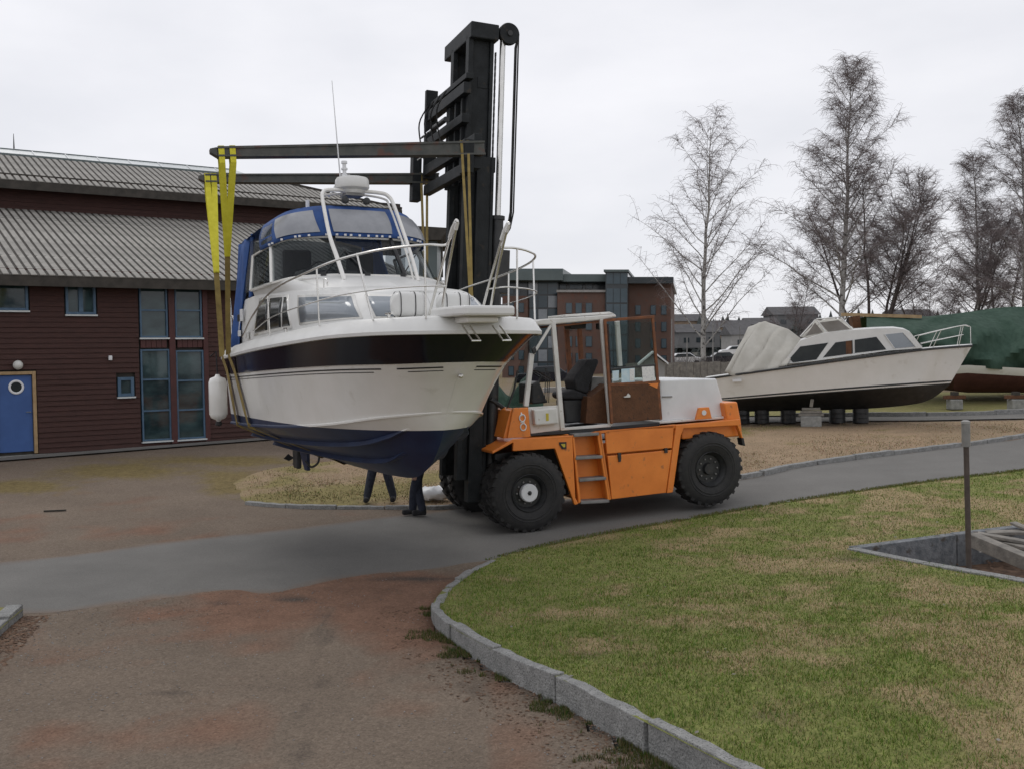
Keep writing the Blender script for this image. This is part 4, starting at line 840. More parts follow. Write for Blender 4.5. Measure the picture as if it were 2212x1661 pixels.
# side and stern curtains, partly rolled
def curtain(t0, t1, sd, n=14, zb0=3.55, open_=None):
    rows = []
    for v in np.linspace(0, 1, 9):
        r = []
        for i in range(n):
            t = t0+(t1-t0)*i/(n-1); zt_ = 5.42-.06*(t-5.2)*.9; s_ = 1.14*v+1.34*(1-v)+.03*math.sin(t*11+v*3)+.02*math.sin(t*23)
            r.append(B_(t+.25*(1-v)*0, sd*s_, zb0*(1-v)+zt_*v))
        rows.append(r)
    MB().grid(rows, flip=sd < 0).build('canopy_curtain', 'blue_canvas', boat, smooth=True, solid=.01)
curtain(6.35, 7.15, 1, zb0=3.5); curtain(6.2, 7.1, -1, zb0=3.5)
for sd in (1, -1):
    MB().grid([[B_(5.15+.95*i/5+.25*(1-v), sd*(1.20+.07*(1-v)-.0), 4.42*(1-v)+5.28*v-.03*i/5) for i in range(6)] for v in (0, .5, 1)], flip=sd < 0).build('side_curtain_window', 'canvas_window', boat, smooth=True)
    MB().tube([B_(5.9+.45*v, sd*(1.27-.17*v), 4.3+1.1*v+.0) for v in np.linspace(0, 1, 6)], [.035]*6, 6).build('curtain_roll', 'blue_canvas', boat, smooth=True)
MB().grid([[B_(7.15+.18*(1-v), 1.1*f, 4.35*(1-v)+5.32*v+.1*(1-f*f)*v) for f in np.linspace(-1, 1, 12)] for v in np.linspace(0, 1, 6)]).build('canopy_stern_curtain', 'canvas_window', boat, smooth=True, solid=.01)
# rails
def rail(name, pts, r=.014, n=40, m='steel', par=None):
    P = [Vector(catmull([tuple(p) for p in pts], s)) for s in np.linspace(0, len(pts)-1, n)]; return MB().tube(P, r, 8).build(name, m, par or boat, smooth=True)
def gin(q_, inset, dz):
    g = catmull(gun, q_); gn = catmull(gun, min(10, q_+.05)); tx, ty = gn[0]-g[0]+1e-6, gn[1]-g[1]; L_ = math.hypot(tx, ty); return (g[0]+ty/L_*inset, g[1]-tx/L_*inset, g[2]+dz)
RQ = [.9, 1.4, 2.2, 3.4, 4.8, 6.0, 7.2, 8.0, 8.6]; RH = [1.02, 1.02, 1.0, .97, .93, .88, .8, .55, .25]
for sd in (1, -1):
    top = [gin(q_, .02, h) for q_, h in zip(RQ, RH)]; top = [B_(a, sd*b, c) for a, b, c in top]
    hoopx = .30 if sd > 0 else .30
    hp = [B_(.34, sd*.33, 3.72), B_(.10, sd*.33, 4.25), B_(-.14, sd*.335, 4.70), B_(-.23, sd*.34, 4.83), B_(-.13, sd*.345, 4.80), B_(.25, sd*.35, 4.3), B_(.64, sd*.36, 3.74)]
    rail('gate_hoop', hp, .0165, 40)
    MB().tube([B_(-.17, sd*.337, 4.75), B_(-.22, sd*.34, 4.82), B_(-.19, sd*.342, 4.835), B_(-.10, sd*.345, 4.77), B_(-.02, sd*.345, 4.67)], .026, 8).build('hoop_cover', 'deck_white', boat, smooth=True)
    rail('guard_rail', [B_(-.05, sd*.35, 4.66)]+top, .0145, 60)
    mid = [gin(q_, .01, h*.52) for q_, h in zip(RQ, RH)]; rail('guard_rail', [B_(.36, sd*.36, 4.1)]+[B_(a, sd*b, c) for a, b, c in mid[:-1]], .009, 50)
    for q_, h, lean in ((1.55, 1.02, 0), (3.5, .97, .45), (5.6, .9, .0), (7.4, .74, 0)):
        a = gin(q_, .04, .15); b = gin(q_+lean*1.2, .02, h); rail('stanchion', [B_(a[0], sd*a[1], a[2]), B_(b[0], sd*b[1], b[2])], .012, 4)
    # grab rail on the coachroof
    gr = [(2.9, .92, 4.30), (3.0, .94, 4.40), (3.9, 1.17, 4.44), (4.9, 1.27, 4.46), (5.6, 1.3, 4.44)]
    for a in (1, 2, 3): rail('grab_rail_post', [B_(gr[a][0], sd*gr[a][1], 4.25), B_(gr[a][0], sd*gr[a][1], gr[a][2])], .009, 3)
    rail('grab_rail', [B_(a, sd*b, c) for a, b, c in gr], .011, 30)
    # stern rail
    rail('stern_rail', [B_(7.05, sd*1.3, 3.5), B_(7.05, sd*1.3, 3.98), B_(7.2, sd*1.3, 4.05), B_(7.5, sd*1.28, 4.05), B_(7.62, sd*1.2, 4.05), B_(7.64, sd*.5, 4.05), B_(7.64, 0, 4.05)], .013, 40)
    rail('stern_rail_post', [B_(7.55, sd*1.27, 3.45), B_(7.55, sd*1.27, 4.05)], .013, 3)
    rail('stern_hoop', [B_(7.2, sd*1.3, 3.5), B_(7.25, sd*1.3, 4.2), B_(7.33, sd*1.3, 4.4), B_(7.4, sd*1.3, 4.2), B_(7.45, sd*1.3, 3.5)], .012, 24)
# anchor platform
mb = MB(); pl = [(-.42, .30), (-.40, .36), (-.2, .42), (.35, .46), (.35, -.44), (-.2, -.36), (-.40, -.31), (-.42, -.26)]
P0 = [B_(t, s, 3.73) for t, s in pl]; mb.prism(P0, (0, 0, .12)); mb.build('bow_platform', 'deck_white', boat, bevel=.03)
mb = MB(); mb.prism([B_(t*.7+.08, s*.62, 3.655) for t, s in pl], (0, 0, .075)); mb.build('platform_underside', 'gelcoat', boat, bevel=.02)
for s_ in (.2, -.2):
    for d in (-.05, .05): MB().tube([B_(-.12, s_+d, 3.62), B_(-.42, s_+d+.02, 3.44)], .012, 6).build('ladder_tube', 'steel', boat, smooth=True)
    MB().tube([B_(-.42, s_-.04, 3.44), B_(-.42, s_+.08, 3.44)], .012, 6).build('ladder_tube', 'steel', boat, smooth=True)
# radar arch, dome, lights, aerial
ah = [(3.16, .58, 4.40), (3.42, .60, 4.75), (3.70, .61, 5.1), (4.08, .58, 5.66), (4.2, .54, 5.82), (4.26, .42, 5.88), (4.28, 0, 5.89)]
rail('radar_arch', [B_(a, b, c) for a, b, c in ah]+[B_(a, -b, c) for a, b, c in ah[::-1][1:]], .03, 70, 'gelcoat')
ah2 = [(3.24, .54, 4.42), (3.5, .56, 4.78), (3.8, .57, 5.14), (4.16, .54, 5.64), (4.3, .48, 5.80), (4.36, 0, 5.85)]
rail('radar_arch', [B_(a, b, c) for a, b, c in ah2]+[B_(a, -b, c) for a, b, c in ah2[::-1][1:]], .018, 70, 'gelcoat')
rc = B_(4.33, .02, 5.90); MB().lathe(rc, (0, 0, 1), [(-.06, .1), (-.05, .17), (0, .2), (.03, .262), (.05, .27), (.16, .262), (.195, .24), (.21, .18), (.215, .02)], 36).build('radar_dome', 'deck_white', boat, smooth=True, angle=30)
MB().box(rc-Vector((0, 0, .075)), .3, .3, .04, bs, bt).build('radar_plate', 'grey_metal', boat)
nl = B_(4.45, .10, 6.08); mb = MB(); mb.tube([nl-Vector((0, 0, .28)), nl+Vector((0, 0, .06))], .02, 8); mb.build('light_stem', 'steel', boat)
MB().lathe(nl+Vector((0, 0, .06)), (0, 0, 1), [(0, .05), (.03, .05), (.03, .03), (.10, .03), (.10, .05), (.13, .05), (.13, .03), (.2, .03), (.2, .05), (.24, .045)], 16).build('navigation_light', 'hood_white', boat)
MB().lathe(nl+bs*-.06+Vector((0, 0, .02)), (0, 0, 1), [(0, .04), (.05, .055), (.08, .02)], 12).build('horn', 'grey_metal', boat)
MB().tube([B_(4.4, .38, 5.8), at(735, 385, 16.3), at(717, 175, 16.4)], [.02, .012, .005], 6).build('whip_aerial', 'hood_white', boat)
MB().tube([B_(4.75, .62, 5.3), B_(4.75, .62, 5.78)], .03, 8).build('rod_holder', 'hood_white', boat, smooth=True)
for s_ in (.2, -.15): MB().lathe(B_(4.2, s_, 5.72), -bt, [(0, .05), (.06, .06), (.08, .03)], 12).build('spot_lamp', 'black_paint', boat)
# details on the cabin side and cockpit coaming
for (t, s, z, w_, h_, m) in ((6.35, 1.375, 3.98, .12, .12, 'black_paint'), (6.15, 1.375, 4.02, .16, .2, 'hood_white'), (6.3, 1.38, 3.72, .16, .1, 'hood_white'), (5.75, 1.38, 3.68, .14, .12, 'deck_white')):
    MB().box(B_(t, s, z), w_, .02, h_, bt, bs).build('side_fitting', m, boat, bevel=.008)
mb = MB(); mb.box(B_(7.25, 1.15, 3.7), .18, .3, .42, bs, bt); mb.build('mooring_gear', 'black_paint', boat, bevel=.05)
for t in (1.0, 4.6): 
    mb = MB(); g = gin(3 if t < 2 else 7, .12, .17); mb.tube([B_(g[0]-.1, g[1], g[2]+.05), B_(g[0]+.1, g[1], g[2]+.05)], .014, 6); mb.tube([B_(g[0], g[1], g[2]), B_(g[0], g[1], g[2]+.05)], .02, 6); mb.build('cleat', 'steel', boat)
MB().lathe(B_(.52, 0, 3.02), -bt, [(0, .03), (.04, .03), (.05, .015)], 12).build('bow_eye', 'steel', boat)
# stern gear: skeg, drive, exhaust, bathing platform
mb = MB(); mb.prism([B_(7.1, -.03, 1.56), B_(7.1, -.03, 1.24), B_(7.28, -.03, 1.24), B_(7.6, -.03, 1.60)], bs*.06); mb.build('skeg', 'antifoul', boat, bevel=.01)
mb = MB(); mb.prism([B_(7.75, -.05, 2.3), B_(7.66, -.05, 1.6), B_(7.7, -.05, 1.22), B_(7.95, -.05, 1.22), B_(8.0, -.05, 1.65), B_(8.05, -.05, 2.3)], bs*.1); mb.build('stern_drive', 'black_paint', boat, bevel=.03)
mb = MB()
for k in range(3):
    a = 2.09*k; u = bs*math.cos(a)+Vector((0, 0, 1))*math.sin(a); v_ = bt*.5+bs*-math.sin(a)+Vector((0, 0, 1))*math.cos(a); c = B_(8.05, 0, 1.4); mb.add([c, c+u*.1+v_*.08, c+u*.2, c+u*.1-v_*.05], [(0, 1, 2, 3)])
mb.build('propeller', 'black_paint', boat, solid=.01)
mb = MB(); mb.prism([B_(7.6, -1.2, 2.42), B_(7.6, 1.2, 2.42), B_(8.1, 1.05, 2.42), B_(8.1, -1.05, 2.42)], (0, 0, .08)); mb.build('swim_platform', 'gelcoat', boat, bevel=.03)
tub = [at(*p, 18.4) for p in ((690, 985), (686, 1000), (672, 1008), (660, 995))]
MB().tube([Vector(catmull([tuple(p) for p in tub], s)) for s in np.linspace(0, 3, 12)], .02, 6).build('trim_pipe', 'black_paint', boat)
# white cushions (packed covers) strapped on the foredeck
def soft(name, c, sx, sy, sz, m, label, cat, grp):
    mb = MB(); n = 20; rows = []
    for i in range(n+1):
        u = -1+2*i/n; k = (1-abs(u)**5)**.5; rows.append([c+bs*(u*sx/2)+bt*(sy/2*k*math.copysign(abs(math.cos(a))**.55, math.cos(a)))+Vector((0, 0, 1))*(sz/2*k*math.copysign(abs(math.sin(a))**.55, math.sin(a))) for a in np.linspace(0, 2*math.pi, 21)])
    mb.grid(rows); base = c-Vector((0, 0, sz/2)); r = thing(name, base, label, cat, grp); mb.build('cushion', m, r, smooth=True, angle=60)
    for f in (-.2, .62, -.75):
        P = [c+bs*(f*sx/2)+bt*((sy/2+.006)*math.copysign(abs(math.cos(a))**.55, math.cos(a)))+Vector((0, 0, 1))*((sz/2+.006)*math.copysign(abs(math.sin(a))**.55, math.sin(a))) for a in np.linspace(0, 2*math.pi, 25)]
        q1 = [p+bs*.012 for p in P]; MB().grid([P, q1]).build('strap', 'black_fabric', r)
soft('rolled_cover', B_(.98, .48, 3.93), .48, .27, .32, 'deck_white', 'white packed cover with black straps on the foredeck, left of the bow gate', 'cover', 'packed covers on the foredeck')
soft('rolled_cover', B_(.93, -.12, 3.93), .46, .27, .31, 'deck_white', 'white packed cover with black straps on the foredeck, behind the bow gate', 'cover', 'packed covers on the foredeck')
# fender hanging at the stern quarter
fc = at(471, 860, 17.6); fd = thing('fender', fc-Vector((0, 0, .36)), 'fat white cylindrical fender hanging beside the stern of the lifted cruiser', 'fender')
MB().lathe(fc, (0, 0, 1), [(-.40, .03), (-.37, .05), (-.34, .12), (-.27, .155), (.27, .155), (.34, .13), (.37, .05), (.41, .03)], 28).build('fender_body', 'gelcoat', fd, smooth=True, angle=50)
MB().tube([fc+Vector((0, 0, .4)), fc+Vector((-.02, .02, .8)), at(455, 770, 17.7)], .012, 6).build('fender_rope', 'black_fabric', fd)
MB().lathe(fc-Vector((0, 0, .4)), (0, 0, 1), [(-.08, .02), (-.06, .06), (0, .05)], 12).build('fender_end', 'black_rubber', fd)

# ------------------------------------------------------------------ slings
def hull_section(t, sd, off=.012):
    out = []
    def at_t(Ln):
        pts = spl(Ln, 200); return min(pts, key=lambda p: abs(p[0]-t))
    g, b_, c_, k_ = at_t(gun), at_t(ban), at_t(chi), at_t(kee)
    P = [(g[1]+.06, g[2]), (b_[1]+off+.02, b_[2]), (c_[1]+off+.04, c_[2]+.02), (c_[1]+off+.02, c_[2]-.03), (c_[1]*.5+off*.5, (c_[2]+k_[2])/2-.04), (0, k_[2]-off)]
    return [(sd*s, z) for s, z in P]
def ribbon(mb, P, w, axis_, mi=0):
    rows = [[], []]
    for i, p in enumerate(P):
        t = (P[min(i+1, len(P)-1)]-P[max(i-1, 0)]).normalized(); ax = (axis_-t*axis_.dot(t)).normalized(); rows[0].append(p-ax*w/2); rows[1].append(p+ax*w/2)
    mb.grid(rows, mi)
def dense(P, n=5): return [a.lerp(b, i/n) for a, b in zip(P[:-1], P[1:]) for i in range(n)]+[P[-1]]
def onfork(l, px):                                      # point on top of a fork above that picture column
    A, Bq = FORK[l]; best = min((A.lerp(Bq, k/400) for k in range(401)), key=lambda p: abs(CX+F_PX*((p-CAM).dot(_R)/(p-CAM).dot(_F))-px)); return best
def sling(label, l, pxs_l, join_px, join_py, pxs_r, ts, tp, w):
    root = thing('lifting_sling', B_((ts+tp)/2, 0, 1.5), label, 'sling', 'webbing slings under the hull')
    fr_ = (0, .06, .38, .41, .5, .56) ; path = []
    for k, f in enumerate(np.linspace(0, 1, 21)):
        t = ts+(tp-ts)*f; S_ = hull_section(t, 1 if f <= .5 else -1); g = 1-abs(2*f-1)                    # g: 0 gunwale, 1 keel
        q_ = g*5 if g < 1 else 5
        kn = [0, .12, .40, .46, .74, 1.0]; s_ = float(np.interp(g, kn, [p[0] for p in S_])); z_ = float(np.interp(g, kn, [p[1] for p in S_])); path.append(B_(t, s_, z_))
    gs, gpt = path[0], path[-1]; p0 = onfork(l, sum(pxs_l)/len(pxs_l)); Dv = gs-p0; lo, hi = 0, 1
    for _ in range(30):
        m_ = (lo+hi)/2; p = p0+Dv*m_; yy = CY-F_PX*((p-CAM).dot(_U)/(p-CAM).dot(_F)); lo, hi = (m_, hi) if yy < join_py else (lo, m_)
    J = p0+Dv*lo; mb = MB()
    for px in pxs_l:
        top = onfork(l, px)
        for sdv in (-.115, .115): ribbon(mb, dense([top+VL*sdv+VU*.012, (top+VL*sdv-VU*.25), J+VL*sdv*.15]), w, VA)
        ribbon(mb, [top-VL*.12+VU*.012, top+VL*.12+VU*.012], w, VA)
    mb.build('webbing', 'yellow_web', root, solid=.006, label='clean yellow upper webbing')
    mb = MB(); ribbon(mb, dense([J, gs]), w*.95, VA); ribbon(mb, path, w*1.7, bt)
    for px in pxs_r:
        top = onfork(l, px); ribbon(mb, dense([gpt, top-VL*.115-VU*.2, top-VL*.115+VU*.012]), w*.5, VA); ribbon(mb, [top-VL*.12+VU*.012, top+VL*.12+VU*.012], w*.5, VA)
    mb.build('webbing', 'dirty_web', root, solid=.006, label='dirty brown lower webbing')
sling('yellow webbing sling hung from the nearer, higher-looking fork', FN, (477, 500), 482, 555, (992, 1006), 6.75, 3.3, .09)
sling('yellow webbing sling hung from the farther fork, outermost on the left', FF, (446, 460), 450, 590, (906, 917), 7.4, 5.1, .10)
# ================================================================== RED WOODEN BUILDING
W0 = Vector((-13.8, 28.5, .78)); WU = Vector((.822, .569, 0)).normalized(); WN = Vector((.569, -.822, 0)).normalized(); UZ = Vector((0, 0, 1))
def Wp(u, n, z): return W0+WU*u+WN*n+UZ*z              # z above the foot of the wall
def wpx(px, py, n=0.0): p = on_plane(px, py, W0+WN*n, WN)-W0; return p.dot(WU), p.z
bld = thing('wooden_building', W0+WN*-7, 'long dark red boarded building with grey plank roofs and blue windows', 'building')
UL, UR = -7.0, 13.4
EZ = wpx(100, 583)[1]                                   # eaves height
def wbx(mb, u0, u1, n0, n1, z0, z1, mi=0): return mb.hexa([Wp(u0, n1, z0), Wp(u1, n1, z0), Wp(u1, n0, z0), Wp(u0, n0, z0), Wp(u0, n1, z1), Wp(u1, n1, z1), Wp(u1, n0, z1), Wp(u0, n0, z1)], mi)
def wrect(x0, y0, x1, y1):
    a = wpx(x0, y0); b = wpx(x1, y1); c = wpx(x0, y1); d = wpx(x1, y0); return (a[0]+c[0])/2, (b[0]+d[0])/2, (c[1]+b[1])/2, (a[1]+d[1])/2   # u0,u1,z0,z1
holes_ = []
def window(x0, y0, x1, y1, bars=(), mull=0, fr=.07, m='blue_frame', sill=True, rect=None):
    u0, u1, z0, z1 = rect or wrect(x0, y0, x1, y1); holes_.append((u0-.04, u1+.04, z0-.04, z1+.04))
    mb = MB()
    wbx(mb, u0, u0+fr, -.06, .05, z0, z1); wbx(mb, u1-fr, u1, -.06, .05, z0, z1); wbx(mb, u0+fr, u1-fr, -.06, .05, z1-fr, z1); wbx(mb, u0+fr, u1-fr, -.06, .05, z0, z0+fr)
    if mull: wbx(mb, (u0+u1)/2-.06, (u0+u1)/2+.06, -.05, .055, z0+fr, z1-fr)
    fr_o = mb.build('window', m, bld, bevel=.006)
    zs = [z0+fr]+[z0+(z1-z0)*b for b in bars]+[z1-fr]
    for b in bars: wbx(MB(), u0+fr, u1-fr, -.05, .045, z0+(z1-z0)*b-.025, z0+(z1-z0)*b+.025).build('window_bar', 'pale_roof' if m != 'blue_frame' else m, fr_o)
    us = [u0+fr, (u0+u1)/2, u1-fr] if mull else [u0+fr, u1-fr]
    for a, b in zip(zs[:-1], zs[1:]):
        for c, d in zip(us[:-1], us[1:]): wbx(MB(), c, d, -.03, -.02, a, b).build('pane', 'window_glass', fr_o)
    if sill: wbx(MB(), u0-.03, u1+.03, -.02, .11, z0-.05, z0-.005).build('sill', 'pale_roof', fr_o)
    return u0, u1, z0, z1
window(-60, 605, 60, 671); window(141, 606, 206, 680, mull=1); window(254, 815, 289, 856, fr=.09)
r1 = window(301, 612, 361, 730, bars=(.5,), fr=.05, m='blue_frame'); r2 = window(377, 613, 435, 730, bars=(.5,), fr=.05)
r3 = window(305, 755, 368, 951, bars=(.33, .67), fr=.05); r4 = window(381, 757, 441, 947, bars=(.33, .66), fr=.05)
window(-330, 600, -200, 668)
# red posts and spandrels of the tall window group
gu0, gu1 = r3[0]-.12, r4[1]+.16
holes_.append((r1[1], r2[0], r3[2]-.1, r1[3]+.1)); holes_.append((r1[0]-.05, r2[1]+.05, r3[3], r1[2]))
wbx(MB(), r1[1]+.02, r2[0]-.02, -.05, .09, r3[2]-.12, EZ-.12).build('window_post', 'red_post', bld, bevel=.01)
wbx(MB(), r2[1]+.02, r2[1]+.17, -.05, .07, r3[2]-.12, EZ-.12).build('window_post', 'red_post', bld, bevel=.01)
n_ = 12
for k in range(n_):
    a = r1[0]+(r2[1]-r1[0])*k/n_; 
    if r1[1]-.02 < a+.1 < r2[0]+.02: continue
    wbx(MB(), a+.006, a+(r2[1]-r1[0])/n_-.006, -.03, .035, r3[3]+.045, r1[2]-.06).build('spandrel_board', 'red_post', bld)
# door with porthole
du0, du1, dz0, dz1 = wrect(-14, 803, 79, 972); dz0 = .0; holes_.append((du0-.02, du1+.02, -.2, dz1+.02))
dr = wbx(MB(), du0+.1, du1-.1, -.07, -.02, dz0+.06, dz1-.1).build('door', 'blue_door', bld, bevel=.01)
mb = MB(); wbx(mb, du1-.09, du1, -.05, .06, dz0, dz1); wbx(mb, du0, du0+.09, -.05, .06, dz0, dz1); wbx(mb, du0+.09, du1-.09, -.05, .06, dz1-.09, dz1); mb.build('door_frame', 'tan_wood', bld, bevel=.008)
u_, z_ = wpx(35, 836); MB().lathe(Wp(u_, -.02, z_), WN, [(0, .14), (0, .2), (.03, .2), (.04, .17), (.03, .14)], 28, caps=(False, False)).build('porthole_ring', 'hood_white', dr, smooth=True)
MB().lathe(Wp(u_, -.018, z_), WN, [(0, .0), (.012, .15)], 24).build('porthole_glass', 'dark_window', dr)
u_, z_ = wpx(66, 889); mb = MB(); mb.tube([Wp(u_, -.02, z_), Wp(u_, .05, z_), Wp(u_-.12, .05, z_)], .014, 6); mb.build('door_handle', 'chrome_rod', dr)
u_, z_ = wpx(37, 789); mb = MB(); mb.lathe(Wp(u_, .14, z_-.13), UZ, [(.13+.13*math.sin(a), .13*math.cos(a)) for a in np.linspace(-1.5, 1.5, 14)], 24)
solo(mb, 'wall_lamp', 'lamp_glass', Wp(u_, .14, z_-.13), 'white globe lamp on the red wall above the blue door', 'lamp', smooth=True)
u_, z_ = wpx(237, 774); mb = MB(); wbx(mb, u_-.05, u_+.05, .03, .12, z_-.07, z_+.07); mb.build('wall_vent', 'hood_white', bld, bevel=.02)
# boards, row by row, cut round the openings
PIT = .148; rowi = 0; z = -.02; bmesh_cache = {}
def board_row(z, u0, u1, n0, mname, cut=True):
    segs = [(u0, u1)]
    if cut:
        for h in holes_:
            if h[2] < z+PIT*.75 and h[3] > z+PIT*.25:
                ns = []
                for a, b in segs:
                    if h[1] <= a or h[0] >= b: ns.append((a, b)); continue
                    if h[0] > a: ns.append((a, h[0]))
                    if h[1] < b: ns.append((h[1], b))
                segs = ns
    for a, b in segs:
        cuts = [a]; 
        while b-cuts[-1] > 6.5: cuts.append(cuts[-1]+random.uniform(3.6, 5.6))
        cuts.append(b)
        for c, d in zip(cuts[:-1], cuts[1:]):
            if d-c < .05: continue
            mb = MB(); j = random.uniform(-.003, .003); mb.hexa([Wp(c+.002, n0+.042+j, z), Wp(d-.002, n0+.042+j, z), Wp(d-.002, n0, z), Wp(c+.002, n0, z), Wp(c+.002, n0+.012+j, z+PIT+.02), Wp(d-.002, n0+.012+j, z+PIT+.02), Wp(d-.002, n0, z+PIT+.02), Wp(c+.002, n0, z+PIT+.02)])
            mb.build('board', 'red_wood', bld)
while z < EZ-.05: board_row(z, UL, UR, 0, 'red_wood'); z += PIT
wbx(MB(), UL, UR, -.25, -.075, -.3, EZ).build('wall', 'dark_wood', bld)
wbx(MB(), UL, UR, -.2, .06, -.35, -.03).build('foundation', 'concrete', bld)
# lower roof: a sloping deck with raised boards running down it
RUN = 7.8; z_top = (790-450)*35.3/2200+3.25-.78; OH = .55; slope = (z_top-EZ)/RUN
def R1(u, r, dz=0): return Wp(u, OH-r, EZ-.02+slope*(r-OH*1.0)+slope*OH*0+dz)   # r metres up the slope from the eaves
def roof_sheet(name, f, u0, u1, r1, th=.06):
    mb = MB(); mb.hexa([f(u0, 0, -th), f(u1, 0, -th), f(u1, r1, -th), f(u0, r1, -th), f(u0, 0, 0), f(u1, 0, 0), f(u1, r1, 0), f(u0, r1, 0)]); return mb.build(name, 'dark_wood', bld)
# the right end of the lower roof is cut on the slant (a hip)
LE, LT = 13.9, 10.8
roof_sheet('roof', R1, UL, LT, RUN+OH)
MB().prism([R1(LT, 0, -.06), R1(LE, 0, -.06), R1(LT, RUN+OH, -.06)], (0, 0, .06)).build('roof', 'dark_wood', bld)
MB().add([R1(LE, 0, -.05), Wp(LE+.5, -8, EZ-.3), Wp(LT, -OH-RUN, z_top)], [(0, 1, 2)]).build('hip_roof', 'roof_wood', bld)
PR = .235
def boards(f, u0, u1, length, name='roof_board'):
    base = f(0, 0); ax = (f(0, 1)-base).normalized(); up = WU.cross(ax).normalized(); up = up if up.z > 0 else -up; me_ = {}
    u = u0; k = 0
    while u < u1:
        L = length(u)
        if L > .3:
            key = round(L, 1)
            if key not in me_:
                mb = MB(); P = lambda a, b, c: WU*a+ax*b+up*c
                mb.hexa([P(-.075, 0, 0), P(.075, 0, 0), P(.075, L, 0), P(-.075, L, 0), P(-.075, 0, .024), P(.075, 0, .024), P(.075, L, .024), P(-.075, L, .024)])
                o = mb.build(name, 'roof_wood', None); me_[key] = o.data; C.objects.unlink(o); bpy.data.objects.remove(o)
            o = bpy.data.objects.new(name, me_[key]); C.objects.link(o); o.parent = bld; p = f(u, 0, .002+random.uniform(0, .006))-ax*random.uniform(0, .03); o.location = p-ORG[bld]
        u += PR; k += 1
def under(f, u0, u1, length, name):
    mb = MB(); base = f(0, 0); u = u0-PR/2
    while u < u1:
        L = length(u)
        if L > .3: a, b = u+.045, u+PR-.045; mb.hexa([f(a, -.02, .004), f(b, -.02, .004), f(b, L, .004), f(a, L, .004), f(a, -.02, .012), f(b, -.02, .012), f(b, L, .012), f(a, L, .012)])
        u += PR
    o = mb.build(name, 'roof_wood', bld); o['kind'] = 'stuff'; return o
lenL = lambda u: (RUN+OH) if u < LT else max(0, (RUN+OH)*(LE-u)/(LE-LT))
boards(R1, UL+.1, LE, lenL); under(R1, UL+.1, LE, lenL, 'under_boards')
wbx(MB(), UL, LE, OH-.03, OH+.03, EZ-.32-slope*OH, EZ-.10-slope*OH+.03).build('fascia', 'dark_wood', bld)
wbx(MB(), UL, LE, .06, OH-.03, EZ-.30, EZ-.26).build('soffit', 'dark_wood', bld)
# upper wall and upper roof
U_BACK = RUN; EZ2 = (790-386)*35.3/2200+3.25-.78+.1; wbx(MB(), UL, 16.5, -U_BACK-.3, -U_BACK-.05, z_top-1, EZ2+.1).build('wall', 'dark_wood', bld)
z = z_top-.05
while z < EZ2: board_row(z, UL, 16.4, -U_BACK-.05, 'red_wood', cut=False); z += PIT
OH2 = .6; RUN2 = 3.4; EC = wpx(868, 452, -U_BACK+OH2)[0]; RC = wpx(548, 366, -U_BACK-RUN2)[0]; zr = (790-333)*38.2/2200+3.25-.78; sl2 = (zr-EZ2)/(RUN2)
def R2(u, r, dz=0): return Wp(u, -U_BACK+OH2-r, EZ2+sl2*(r-OH2)+dz)
roof_sheet('upper_roof', R2, UL, RC, RUN2+OH2)
MB().prism([R2(RC, 0, -.06), R2(EC, 0, -.06), R2(RC, RUN2+OH2, -.06)], (0, 0, .06)).build('upper_roof', 'dark_wood', bld)
lenU = lambda u: (RUN2+OH2) if u < RC else max(0, (RUN2+OH2)*(EC-u)/(EC-RC))
boards(R2, UL+.1, EC, lenU); under(R2, UL+.1, EC, lenU, 'under_boards')
a, b = R2(EC, 0), R2(RC, RUN2+OH2); MB().beam(a+UZ*.05, b+UZ*.05, .16, .08).build('hip_cap', 'dark_wood', bld)
MB().add([R2(EC, 0, -.03), Wp(EC-.6, -14, EZ2-.2), R2(RC, RUN2+OH2, -.02)], [(0, 1, 2)]).build('hip_roof', 'roof_wood', bld)
wbx(MB(), UL, EC, -U_BACK+OH2-.03, -U_BACK+OH2+.03, EZ2-sl2*OH2-.30, EZ2-sl2*OH2-.03).build('fascia', 'dark_wood', bld)
wbx(MB(), UL, EC, -U_BACK-.04, -U_BACK+OH2-.03, EZ2-.42, EZ2-.36).build('soffit', 'dark_wood', bld)
# pale ridge light on top
zt2 = (790-316)*38.6/2200+3.25-.78; nb_ = -U_BACK-RUN2
MB().hexa([Wp(UL, nb_+.02, zr-.02), Wp(RC, nb_+.02, zr-.02), Wp(RC, nb_-2, zr-.02), Wp(UL, nb_-2, zr-.02), Wp(UL, nb_-.9, zt2), Wp(RC-.5, nb_-.9, zt2), Wp(RC-.5, nb_-1.3, zt2), Wp(UL, nb_-1.3, zt2)]).build('ridge_light', 'pale_roof', bld)
MB().beam(Wp(UL, nb_+.05, zr+.0), Wp(RC, nb_+.05, zr), .1, .09).build('ridge_gutter', 'slate_green', bld)
MB().beam(Wp(UL, nb_-.9, zt2+.01), Wp(RC-.5, nb_-.9, zt2+.01), .06, .04).build('ridge_trim', 'slate_green', bld)
k = UL
while k < RC-.3: MB().beam(Wp(k, nb_+.0, zr+.02), Wp(k, nb_-.88, zt2+.01), .03, .02).build('ridge_bar', 'hood_white', bld); k += 1.2
p = at(30, 316, 38.0); MB().tube([p-UZ*.1, p+UZ*.45], [.03, .01], 6).build('lightning_rod', 'black_paint', bld)
